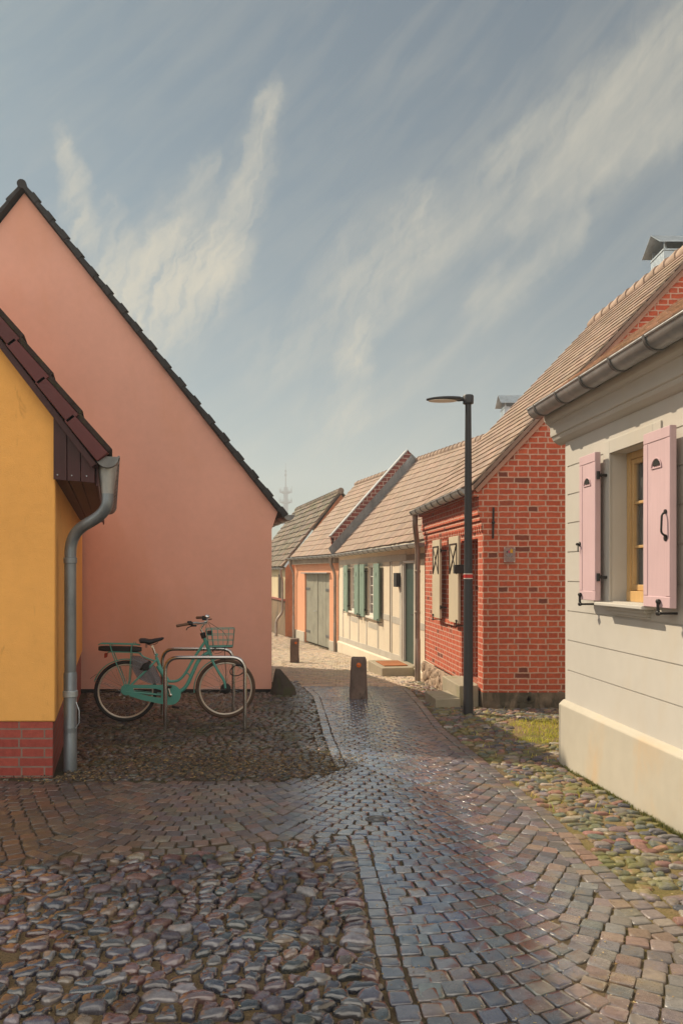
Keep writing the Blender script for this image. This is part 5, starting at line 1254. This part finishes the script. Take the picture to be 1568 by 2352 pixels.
for t in np.linspace(0, 1, 5):
    for e in (0, 1): mb.tube([Vector((xs(0)[e], -ws(0)+2*ws(0)*t, zb2)), Vector((xs(1)[e], -ws(1)+2*ws(1)*t, zt_))], .0032, 5)
    mb.tube([Vector((xs(0)[0], -ws(0)+2*ws(0)*t, zb2-.001)), Vector((xs(0)[1], -ws(0)+2*ws(0)*t, zb2-.001))], .0032, 5)
mb.build('basket', M_TEAL, bk)
mb = MB(); mb.box((b(1050, 0).x, -.10, zb2-.016), (b(1215, 0).x, .10, zb2-.007))
for s in (-1, 1):
    mb.tube([b(1150, 382, s*.07), FW_+Vector((.01, s*.062, .01))], .0042, 6); mb.tube([b(1085, 385, s*.05), b(1045, 430, s*.02)], .004, 6)
mb.build('basket_carrier', M_IRON, bk)
mb = MB(); mb.box(tuple(b(1012, 292, -.03)), tuple(b(1050, 250, .03))); mb.build('headlight', M_PLASTIC, bk, .008)
mb = MB()                                                # cables
for pth in ([b(1012, 178, .05), b(1080, 215, -.05), b(1160, 270, -.09), b(1182, 345, -.09), b(1130, 430, -.05), b(1070, 440, -.02)], [b(1005, 176, -.03), b(1000, 240, -.05), b(992, 300, -.04)],
            [b(930, 198, -.25), b(990, 175, -.12), b(1035, 195, -.06), b(1048, 300, -.05), b(1062, 430, -.04)], [b(985, 395, -.03), b(980, 470, -.03), b(1010, 490, -.03), b(1030, 470, -.03)]):
    mb.tube(smooth(pth), .0026, 6)
mb.build('cable', M_PLASTIC, bk)
lk = MB(); lkp = b(1256, 575)
pts = [lkp+Vector((.088*math.cos(a), .05*math.sin(a)-.03, .060*math.sin(a+.3))) for a in [2*math.pi*k/30 for k in range(30)]]
lk.tube(pts, .0065, 8, closed=True); lk.tube([lkp+Vector((-.02, -.02, .066)), lkp+Vector((.075, -.03, .055))], .013, 10)
mat_b = Matrix.Translation(BR) @ bk.rotation_euler.to_matrix().to_4x4()
lk.v = [tuple(mat_b @ Vector(p)) for p in lk.v]
tag(lk.build('cable_lock', M_RUBBER, None, loc=mat_b @ lkp), 'looped black cable lock hanging at the front wheel of the teal bicycle', 'bicycle lock')

# ------------------------------------------------------------------ ground sheet (sand and soil between the stones)
def ground_material():
    m, g, b = new_mat('sand_and_soil')
    p = g.n('ShaderNodeNewGeometry').outputs['Position']; q = g.xyz(p)
    sand = g.mix(g.rng(g.noise(p, 120, 4, 0.7), .35, .65), (0.16, 0.105, 0.05), (0.38, 0.27, 0.14))
    soil = g.mix(g.rng(g.noise(p, 90, 5, 0.7), .35, .65), (0.022, 0.018, 0.012), (0.085, 0.062, 0.038))
    lane = g.m('MULTIPLY', g.rng(q[0], 0.12, 0.20), g.rng(q[0], 1.45, 1.36)); lane = g.m('MAXIMUM', lane, g.m('MULTIPLY', g.rng(q[0], 1.45, 1.36), g.rng(g.m('SUBTRACT', q[1], g.m('MULTIPLY', q[0], 0.24)), 4.42, 4.52)))
    sand = g.mix(g.m('MULTIPLY', lane, g.rng(g.noise(p, 2.0, 5, .6), .30, .62, .96, .45)), sand, soil)
    left = g.m('MULTIPLY', g.rng(q[1], 5.2, 6.2, 0, 1, True), g.rng(q[0], 0.3, -0.2, 0, 1, True))
    c = g.mix(g.m('MULTIPLY', left, g.rng(q[1], 11.5, 14, 1, 0)), sand, soil)
    moss = g.m('MULTIPLY', g.rng(g.noise(p, 1.7, 6, .65), .42, .60, 0, 1, True), g.rng(q[0], 1.0, 1.6, 0, .85))
    c = g.mix(moss, c, g.mix(g.noise(p, 60, 4), (0.10, 0.10, 0.018), (0.27, 0.23, 0.05)))
    moss2 = g.m('MULTIPLY', g.rng(g.noise(p, 2.2, 6, .65), .46, .62, 0, 1, True), g.m('MULTIPLY', left, .7))
    c = g.mix(moss2, c, (0.045, 0.052, 0.012))
    g.put(b.inputs['Base Color'], c); b.inputs['Roughness'].default_value = .9
    g.put(b.inputs['Normal'], g.n('ShaderNodeBump', Strength=1.0, Distance=.012, Height=g.m('ADD', g.noise(p, 70, 5, .7), g.noise(p, 220, 3, .7))).outputs[0])
    return m
SINK = 0.011
mb = MB()
ys = [-14, 1, 10, 24.5, 60, 590]; xsn = [-170, -12, 12, 170]
for i in range(len(ys)-1):
    for j in range(3):
        q = [(xsn[j], ys[i]), (xsn[j+1], ys[i]), (xsn[j+1], ys[i+1]), (xsn[j], ys[i+1])]
        mb.add([(x, y, gf(y)-SINK) for x, y in q], [(0, 1, 2, 3)])
# weld so that it stays one sheet
me = mb.build('ground', ground_material()); tag(me, kind='structure')

# ------------------------------------------------------------------ stones
def stones(name, P, A, size, hgt, col, mat, kind='sett', K=8, tilt=0.03, rough=.07):
    """P (N,2) centres; A angles; size (N,2) half sizes; hgt (N) height above the sand level"""
    N = len(P); base = gz(P[:, 1])
    if kind == 'sett':
        tpl = np.array([(-1, -.80), (-.80, -1), (.80, -1), (1, -.80), (1, .80), (.80, 1), (-.80, 1), (-1, .80)])
        rings = [(1.0, -0.06, False), (0.99, -0.011, False), (0.968, -0.0035, False), (0.92, 0.0, False), (0.60, 0.0004, False)]
    else:
        t = 2*np.pi*(np.arange(K)+.5)/K
        c, s = np.cos(t), np.sin(t); tpl = np.stack([np.sign(c)*np.abs(c)**.7, np.sign(s)*np.abs(s)**.7], 1)
        rings = [(1.04, -.05, True), (1.0, 0.25, False), (.91, .68, False), (.72, .90, False), (.40, .985, False)]
    K = len(tpl)
    jit = 1+nr.uniform(-rough, rough, (N, K))
    if kind != 'sett':
        ph = nr.uniform(0, 6.28, (N, 1)); th = 2*np.pi*np.arange(K)[None]/K
        jit = jit*(1+.10*np.cos(2*th+ph)+.12*np.cos(3*th+2*ph)+.05*np.cos(5*th-ph))
    tx_, ty_ = nr.normal(0, tilt, N), nr.normal(0, tilt, N)
    V = []
    ca, sa = np.cos(A)[:, None], np.sin(A)[:, None]
    for sc, z, absz in rings:
        lx = tpl[None, :, 0]*jit*sc*size[:, :1]; ly = tpl[None, :, 1]*jit*sc*size[:, 1:]
        if kind == 'sett': zz = np.full((N, K), z)+hgt[:, None]
        else: zz = (hgt[:, None]*z if not absz else np.full((N, K), -.05)) + np.zeros((N, K)); zz = zz*(1+nr.uniform(-.09, .09, (N, K)))
        if z > -.03: zz = zz+tx_[:, None]*lx+ty_[:, None]*ly+(nr.uniform(-.0015, .0015, (N, K)))
        x = P[:, :1]+lx*ca-ly*sa; y = P[:, 1:]+lx*sa+ly*ca
        V.append(np.stack([x, y, zz+base[:, None]-(SINK if kind != 'sett' else 0)], -1))
    top = np.stack([P[:, 0], P[:, 1], base+(hgt+.0005 if kind == 'sett' else hgt*1.01-SINK)], -1)[:, None]
    V = np.concatenate([np.stack(V, 1).reshape(N, -1, 3), top], 1)     # N, R*K+1, 3
    nv = V.shape[1]; Rn = len(rings)
    quads = np.array([(r*K+k, r*K+(k+1) % K, (r+1)*K+(k+1) % K, (r+1)*K+k) for r in range(Rn-1) for k in range(K)])
    tris = np.array([((Rn-1)*K+k, (Rn-1)*K+(k+1) % K, nv-1) for k in range(K)])
    off = (np.arange(N)*nv)[:, None, None]
    qi = (quads[None]+off).reshape(-1, 4); ti = (tris[None]+off).reshape(-1, 3)
    me = bpy.data.meshes.new(name)
    me.vertices.add(N*nv); me.vertices.foreach_set('co', V.astype(np.float32).ravel())
    li = np.concatenate([qi.ravel(), ti.ravel()]); me.loops.add(len(li)); me.loops.foreach_set('vertex_index', li.astype(np.int32))
    nq, ntr = len(qi), len(ti); me.polygons.add(nq+ntr)
    st = np.concatenate([np.arange(nq)*4, nq*4+np.arange(ntr)*3]); me.polygons.foreach_set('loop_start', st.astype(np.int32))
    me.update(calc_edges=True); me.validate()
    a = me.attributes.new('tint', 'FLOAT_COLOR', 'POINT')
    cc = np.concatenate([np.repeat(col, nv, 0), np.ones((N*nv, 1))], 1); a.data.foreach_set('color', cc.astype(np.float32).ravel())
    me.shade_smooth()
    if kind == 'sett': me.set_sharp_from_angle(angle=R(50))
    me.materials.append(mat)
    o = bpy.data.objects.new(name, me); COL.objects.link(o); return o
def pick(pal, n, var=.18):
    pal = np.array([p[:3] for p in pal]); w = None
    c = pal[nr.integers(0, len(pal), n)]
    return c*(1+nr.uniform(-var, var, (n, 1)))*(1+nr.uniform(-.06, .06, (n, 3)))
XLY = np.array([1.0, 2.544, 2.74, 4.02, 4.6, 6.38, 7.76, 10.98, 13.8, 18, 24, 34]); XLX = np.array([.27, .189, .163, .085, .05, -.06, -.19, -.427, -.86, -2.2, -4.2, -7.5])
XRY = np.array([1.0, 3.306, 3.66, 4.16, 4.93, 5.436, 6.54, 7.69, 8.14, 11.6, 13.8, 18, 24, 34]); XRX = np.array([1.95, 1.50, 1.45, 1.43, 1.42, 1.37, 1.28, 1.17, 1.13, 1.10, .98, .15, -1.0, -4.6])
xl = lambda y: np.interp(y, XLY, XLX); xr = lambda y: np.interp(y, XRY, XRX)
ylow = lambda x: 4.50+.24*np.minimum(x, 0.05)+.02*np.sin(3*x)
yup = lambda x: np.interp(x, [-7, -2.35, -.5, -.1, .1], [5.9, 5.85, 5.86, 6.1, 6.4])
def right_wall(y):
    """x of the house fronts on the right"""
    return np.where(y < 6.5, 1.954-.0965*(y-6.46)-.05, np.where(y < 9.65, 3.4, np.where(y < 13.36, 1.855-.0965*(y-9.7)-.04, np.where(y < 23.7, 1.66-.171*(y-13.5)-.06, -.09-.332*(y-23.7)-.04))))
def left_wall(y):
    return np.where(y < 5.97, -9.0, np.where(y < 11.45, -2.32-.31*(y-6.0)+.03, np.where(y < 18.1, -1.083-.26*(y-11.5)+.03, -9)))
SETT = [(.110, .105, .118), (.125, .118, .122), (.14, .118, .112), (.165, .118, .10), (.095, .10, .112), (.125, .13, .13), (.18, .125, .10), (.105, .095, .105), (.15, .14, .12), (.09, .092, .10)]
W_ = 1.36; RISE = .26
def arc(x):
    f = (x+.40)/W_; f = f-np.floor(f); u = 2*f-1
    return -RISE*(1-u*u), RISE*2*u*2/W_          # height and slope
def setts():
    pts, ang, sz_ = [], [], []
    pit = .101
    ug = np.linspace(0, 1, 400); sg = RISE*2*(2*ug-1)*2/W_; ln_ = np.concatenate([[0], np.cumsum(np.sqrt(1+((sg[1:]+sg[:-1])/2)**2)*(ug[1]-ug[0])*W_)]); nper = int(round(ln_[-1]/.1005)); base_x = np.interp(np.arange(nper)/nper*ln_[-1], ln_, ug)*W_
    for k in range(-30, 125):
        s = k*pit+1.0
        half_ = .5*ln_[-1]/nper if k % 2 else 0
        bx = np.interp((np.arange(nper)/nper*ln_[-1]+half_), ln_, ug)*W_
        xs_ = (np.arange(-5, 3)[:, None]*W_+bx[None]).ravel()-.40+nr.uniform(-.005, .005)
        h, sl_ = arc(xs_); cosv = 1/np.sqrt(1+sl_**2)
        y = s+h+nr.uniform(-.006, .006, len(xs_)); x = xs_+nr.uniform(-.006, .006, len(xs_))
        road = (x > xl(y)+.155) & (x < xr(y)-.155) & (y > .9) & (y < 12.4)
        branch = (y > ylow(x)+.05) & (y < yup(x)) & (x <= xl(y)+.155) & (x > -6.4)
        ok = road | branch
        pts += list(zip(x[ok], y[ok])); ang += list(np.arctan(sl_[ok])*.92)
        sz_ += [(.0472*nr.uniform(.92, 1.03), .0478*c*nr.uniform(.94, 1.03)) for c in cosv[ok]]
    for side, f in ((1, xl), (-1, xr)):             # border rows along both edges
        for row in (0, 1):
            y = .9
            while y < 12.4:
                L = nr.uniform(.075, .105)
                if side == 1 and y > 4.45 and y < 6.3: y += L; continue
                x = float(f(y))+side*(.045+row*.098)+nr.uniform(-.006, .006); dy = .2; a = -math.atan2(float(f(y+dy))-float(f(y-dy)), 2*dy)
                pts.append((x, y+L/2)); ang.append(a); sz_.append((.0445, L/2-.006)); y += L
    x = -6.4
    while x < .05:                                  # row closing the side lane towards the cobbles
        L = nr.uniform(.08, .105); pts.append((x+L/2, float(ylow(x))+.0)); ang.append(.235); sz_.append((L/2-.006, .042)); x += L
    P = np.array(pts); n = len(P)
    col = pick(SETT, n, .26)
    warm = np.clip((P[:, 0]-.55)/.8, 0, 1)*np.clip((6.5-P[:, 1])/2, .35, 1)  # sunlit warmth at the near right put into the stone colour
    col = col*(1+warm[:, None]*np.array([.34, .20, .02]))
    sky_sheen = (np.clip(1-np.abs(P[:, 0]-.75+.075*P[:, 1])/1.1, 0, 1)*np.clip((P[:, 1]-2.2)/1.5, .4, 1))[:, None]  # blue sky sheen of the wet lane put into the stone colour
    col = col*(1-sky_sheen*np.array([.42, .08, -.52]))
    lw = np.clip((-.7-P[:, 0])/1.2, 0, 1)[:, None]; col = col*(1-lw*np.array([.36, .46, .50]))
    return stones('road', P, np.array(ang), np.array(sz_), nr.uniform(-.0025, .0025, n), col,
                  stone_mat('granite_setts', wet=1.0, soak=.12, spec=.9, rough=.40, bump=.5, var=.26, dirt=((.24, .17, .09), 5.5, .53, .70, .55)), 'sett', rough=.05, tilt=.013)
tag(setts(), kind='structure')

FIELD = [(.16, .115, .12), (.20, .135, .13), (.115, .10, .115), (.075, .08, .10), (.085, .10, .11), (.22, .19, .165), (.30, .27, .24), (.24, .12, .095), (.19, .10, .085), (.10, .115, .10), (.145, .13, .12), (.27, .20, .13), (.12, .11, .135), (.17, .15, .155), (.06, .062, .075)]
def fieldstones(name, test, x0, x1, y0, y1, mat, row=.080, wmin=.055, wmax=.145, hmin=.018, hmax=.034, K=12, pal=FIELD, tintmul=(1, 1, 1), keep=.96, cvar=.26, xend=None):
    P, A, S = [], [], []
    y = y0
    while y < y1:
        rw = row*nr.uniform(.86, 1.14); x = x0+nr.uniform(0, .1)
        while x < x1:
            w = nr.uniform(wmin, wmax)*nr.uniform(.85, 1.1)
            if xend is not None:
                left_ = float(xend(y+rw/2))-x
                if left_ < .03: break
                if left_ < .16: w = left_
            px_, py_ = x+w/2, y+rw/2+nr.uniform(-.016, .016)+.02*math.sin(px_w*x+y*3)
            if nr.uniform() < keep and bool(test(px_, py_)):
                P.append((px_, py_)); A.append(nr.normal(0, .16)); S.append((w*.485*nr.uniform(.90, 1.04), rw*.5*nr.uniform(.80, 1.10)))
            x += w+nr.uniform(0, .014)
        y += rw
    P = np.array(P); n = len(P); big = np.array(S)
    return stones(name, P, np.array(A), big, nr.uniform(hmin, hmax, n)*(.7+.6*big[:, 0]/.08*.5), pick(pal, n, cvar)*np.array(tintmul), mat, 'field', K, tilt=.10, rough=.085)
px_w = 2.3
mA = stone_mat('wet_fieldstones', wet=1.0, soak=1.0, rough=.34, bump=.8, var=.30, grain=38, damp_scale=2.2, dirt=((.24, .165, .085), 7, .60, .74, .55))
mB = stone_mat('mossy_fieldstones', wet=.15, rough=.7, bump=.8, var=.3, grain=38, moss=((.155, .155, .03), 2.6, .46, .62, .75), dirt=((.30, .19, .075), 6, .52, .68, .7))
mC = stone_mat('damp_dark_cobbles', wet=1.0, rough=.6, bump=.8, var=.35, grain=38, damp_scale=.55, moss=((.05, .056, .014), 2.4, .47, .63, .75), dirt=((.06, .045, .03), 4, .48, .62, .8))
mD = stone_mat('dry_sunlit_setts', wet=0, rough=.8, bump=.6, var=.2, dirt=((.52, .41, .27), 4, .46, .66, .7))
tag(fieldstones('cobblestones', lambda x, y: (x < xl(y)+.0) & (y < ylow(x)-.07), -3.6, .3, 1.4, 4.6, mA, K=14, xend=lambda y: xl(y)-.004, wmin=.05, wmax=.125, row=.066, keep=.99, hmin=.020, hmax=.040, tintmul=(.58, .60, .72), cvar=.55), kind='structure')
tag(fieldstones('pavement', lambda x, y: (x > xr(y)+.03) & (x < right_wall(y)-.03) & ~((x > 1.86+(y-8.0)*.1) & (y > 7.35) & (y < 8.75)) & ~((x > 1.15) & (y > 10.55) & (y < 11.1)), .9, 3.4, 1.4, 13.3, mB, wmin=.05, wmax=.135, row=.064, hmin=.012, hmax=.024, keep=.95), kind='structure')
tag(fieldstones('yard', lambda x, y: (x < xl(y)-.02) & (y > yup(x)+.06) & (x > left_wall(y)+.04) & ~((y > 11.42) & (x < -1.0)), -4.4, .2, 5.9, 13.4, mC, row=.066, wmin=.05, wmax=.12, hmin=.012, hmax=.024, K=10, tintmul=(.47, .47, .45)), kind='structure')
def far_setts():
    pts, ang, sz_ = [], [], []
    for k in range(200):
        y0 = 12.42+k*.105
        xs_ = np.arange(-9, 1.6, .13)+(.065 if k % 2 else 0); y = y0+.06*np.sin(xs_*3)+nr.uniform(-.008, .008, len(xs_)); x = xs_+nr.uniform(-.01, .01, len(xs_))
        ok = (x < right_wall(y)-.05) & (x > np.maximum(left_wall(y)+.05, -3.2-.33*(y-18))) & ((x > xl(y)+.0) | (y > 13.3))
        for a, c in zip(x[ok], y[ok]): pts.append((a, c)); ang.append(nr.normal(0, .06)); sz_.append((.058*nr.uniform(.85, 1.1), .045*nr.uniform(.9, 1.1)))
    P = np.array(pts); n = len(P)
    return stones('street', P, np.array(ang), np.array(sz_), nr.uniform(-.006, .004, n), pick([(.50, .41, .31), (.45, .375, .30), (.55, .44, .33), (.40, .345, .29)], n, .12), mD, 'sett', rough=.08)
tag(far_setts(), kind='structure')

# ------------------------------------------------------------------ iron valve cover between the setts
vx, vy = (865-U0)/FPX*4.86, 4.86; vz = gf(vy)+.004
vc = thing('valve_cover', (vx, vy, vz), 'small oval iron valve cover let into the wet setts', 'valve cover')
mb = MB(); E = lambda r, z, n=28: [(vx+r*1.15*math.cos(2*math.pi*k/n), vy+r*math.sin(2*math.pi*k/n), vz+z) for k in range(n)]
mb.loft([E(.066, -.05), E(.066, .000), E(.062, .002), E(.054, .002), E(.052, -.006), E(.02, -.006)]); mb.build('frame', M_CASTIRON, vc)
mb = MB(); mb.loft([E(.049, -.005), E(.049, .001), E(.043, .002), E(.040, -.002), E(.028, -.002), E(.025, .003), E(.010, .003)]); mb.build('lid', M_CASTIRON, vc)

# ------------------------------------------------------------------ leaf litter and grit on the yard, grass and moss
def flakes(name, P, zoff, size, col, mat):
    N = len(P); a = nr.uniform(0, 6.28, N); s = nr.uniform(.5, 1.2, N)*size
    q = np.array([(-1, -.5), (1, -.6), (.8, .6), (-.7, .5)]); V = np.zeros((N, 4, 3))
    tl = nr.normal(0, .35, (N, 2))
    for k in range(4):
        x, y = q[k]*np.array([1, .7]); V[:, k, 0] = P[:, 0]+s*(x*np.cos(a)-y*np.sin(a)); V[:, k, 1] = P[:, 1]+s*(x*np.sin(a)+y*np.cos(a))
        V[:, k, 2] = gz(P[:, 1])+zoff+np.abs(s*(tl[:, 0]*x+tl[:, 1]*y))
    me = bpy.data.meshes.new(name); me.from_pydata(V.reshape(-1, 3).tolist(), [], np.arange(N*4).reshape(N, 4).tolist())
    at_ = me.attributes.new('tint', 'FLOAT_COLOR', 'POINT'); at_.data.foreach_set('color', np.concatenate([np.repeat(col, 4, 0), np.ones((N*4, 1))], 1).astype(np.float32).ravel())
    me.materials.append(mat); o = bpy.data.objects.new(name, me); COL.objects.link(o); return o
M_LITTER = tinted('dry_litter', (1, 1, 1), .2, 60, .8)
n = 30000
X = nr.uniform(-3.4, .35, n); Y = nr.uniform(5.75, 8.6, n)
d_ = np.exp(-((X+.55)/.75)**2-((Y-6.35)/.42)**2)*1.3+np.exp(-((X+1.7)/.7)**2-((Y-6.6)/.5)**2)*.55+.09+np.exp(-((X+2.2)/.35)**2-((Y-6.0)/.25)**2)*.8
k_ = (nr.uniform(0, 1, n) < d_) & (X > left_wall(Y)+.05) & (X < .12+.1*np.sin(Y*5))
P = np.stack([X[k_], Y[k_]], 1)
tag(flakes('leaf_litter', P, .014, .0125, pick([(.14, .085, .045), (.09, .06, .04), (.22, .14, .06), (.05, .036, .028), (.30, .21, .09), (.06, .045, .035)], len(P), .25), M_LITTER), 'brown leaf litter and grit washed over the shaded cobbles', 'leaf litter', kind='stuff')
n = 5000
X = nr.uniform(-3.4, 2.3, n); Y = 1.6+8*nr.uniform(0, 1, n)**1.4
P = np.stack([X, Y], 1); P = P[(X > left_wall(Y)+.05) & (X < right_wall(Y)-.05)]
tag(flakes('scattered_crumbs', P, .006, .0055, pick([(.36, .25, .10), (.20, .14, .07), (.42, .32, .16)], len(P), .25), M_LITTER), 'tiny dry straw crumbs scattered over all the paving', 'crumbs', kind='stuff')
def grass(name, P, hgt, wid, col, mat, zoff=-.02):
    N = len(P); a = nr.uniform(0, 6.28, N); h = nr.uniform(.5, 1.25, N)*hgt; ln = nr.normal(0, .45, (N, 2))*h[:, None]
    z = gz(P[:, 1])+zoff; w = wid*nr.uniform(.6, 1.2, N); V = np.zeros((N, 5, 3)); dx, dy = np.cos(a)*w, np.sin(a)*w
    V[:, 0] = np.stack([P[:, 0]-dx, P[:, 1]-dy, z], 1); V[:, 1] = np.stack([P[:, 0]+dx, P[:, 1]+dy, z], 1)
    V[:, 2] = np.stack([P[:, 0]+dx*.8+ln[:, 0]*.35, P[:, 1]+dy*.8+ln[:, 1]*.35, z+h*.6], 1); V[:, 3] = np.stack([P[:, 0]-dx*.8+ln[:, 0]*.35, P[:, 1]-dy*.8+ln[:, 1]*.35, z+h*.6], 1)
    V[:, 4] = np.stack([P[:, 0]+ln[:, 0], P[:, 1]+ln[:, 1], z+h*.95], 1)
    fs = []
    for i in range(N): o = i*5; fs += [(o, o+1, o+2, o+3), (o+3, o+2, o+4)]
    me = bpy.data.meshes.new(name); me.from_pydata(V.reshape(-1, 3).tolist(), [], fs)
    at_ = me.attributes.new('tint', 'FLOAT_COLOR', 'POINT'); at_.data.foreach_set('color', np.concatenate([np.repeat(col, 5, 0), np.ones((N*5, 1))], 1).astype(np.float32).ravel())
    me.materials.append(mat); o = bpy.data.objects.new(name, me); COL.objects.link(o); return o
def leafmat(name):
    m, g, b = new_mat(name); a = g.n('ShaderNodeAttribute', {'attribute_name': 'tint'})
    g.put(b.inputs['Base Color'], a.outputs['Color']); b.inputs['Roughness'].default_value = .6
    t = g.n('ShaderNodeBsdfTranslucent', Color=a.outputs['Color']); mx = g.n('ShaderNodeMixShader', i0=.35, i1=b.outputs[0], i2=t.outputs[0])
    o = [n_ for n_ in g.t.nodes if n_.type == 'OUTPUT_MATERIAL'][0]; g.t.links.new(mx.outputs[0], o.inputs[0]); return m
M_GRASS = leafmat('grass_blades')
GR = [(.48, .50, .06), (.60, .56, .07), (.34, .39, .05), (.66, .56, .16), (.52, .51, .07)]
n = 5200; X = nr.uniform(1.75, 3.35, n); Y = nr.uniform(7.25, 8.85, n)
cl = np.sin(X*9+np.sin(Y*7)*1.3)+np.sin(Y*11+X*4)
edge = np.minimum(X-1.80-(Y-8.0)*.12, np.minimum(Y-7.35, 8.9-Y)); X[:700] = nr.uniform(1.35, 2.1, 700); Y[:700] = nr.uniform(5.0, 9.6, 700); edge = np.minimum(X-1.80-(Y-8.0)*.12, np.minimum(Y-7.35, 8.9-Y)); edge[:700] = np.where((np.sin(X[:700]*17+3*np.sin(Y[:700]*9)) > .55) & (X[:700] < right_wall(Y[:700])-.06), .4, -1); ok = (edge+.10*np.sin(Y*14+X*5)+.06*np.sin(X*19) > nr.uniform(0, .22, n)) & (cl > -1.1); P = np.stack([X[ok], Y[ok]], 1)
tag(grass('grass', P, .055, .0035, pick(GR, len(P), .25), M_GRASS), 'sunlit tuft of short green grass beside the white house plinth', 'grass', kind='stuff')
n = 5200; t = nr.uniform(0, 1, n)**.8; Y = 6.45-t*4.6; X = 1.954-.0965*(Y-6.46)-.055-np.abs(nr.normal(0, .014, n))*(.5+1.4*t)
ok = nr.uniform(0, 1, n) < (.35+.65*(np.sin(Y*7)+np.sin(Y*17)*.6 > -.7)); P = np.stack([X[ok], Y[ok]], 1)
tag(grass('wall_grass', P, .040, .003, pick([(.11, .13, .02), (.18, .18, .04), (.07, .09, .015), (.24, .21, .08)], len(P), .3), M_GRASS), 'thin line of grass and moss along the foot of the white wall', 'grass', kind='stuff')

# ------------------------------------------------------------------ the air: one pale even haze round everything
mh = bpy.data.materials.new('air'); mh.use_nodes = True; g = Gr(mh.node_tree)
o = g.n('ShaderNodeOutputMaterial'); pv = g.n('ShaderNodeVolumePrincipled', Color=(.80, .86, .95, 1), Density=0.0019, Anisotropy=0.1)
g.t.links.new(pv.outputs[0], o.inputs['Volume'])
mb = MB(); mb.box((-180, -16, -2.0), (180, 600, 79.0)); hz_ = mb.build('haze', mh); tag(hz_, kind='stuff')
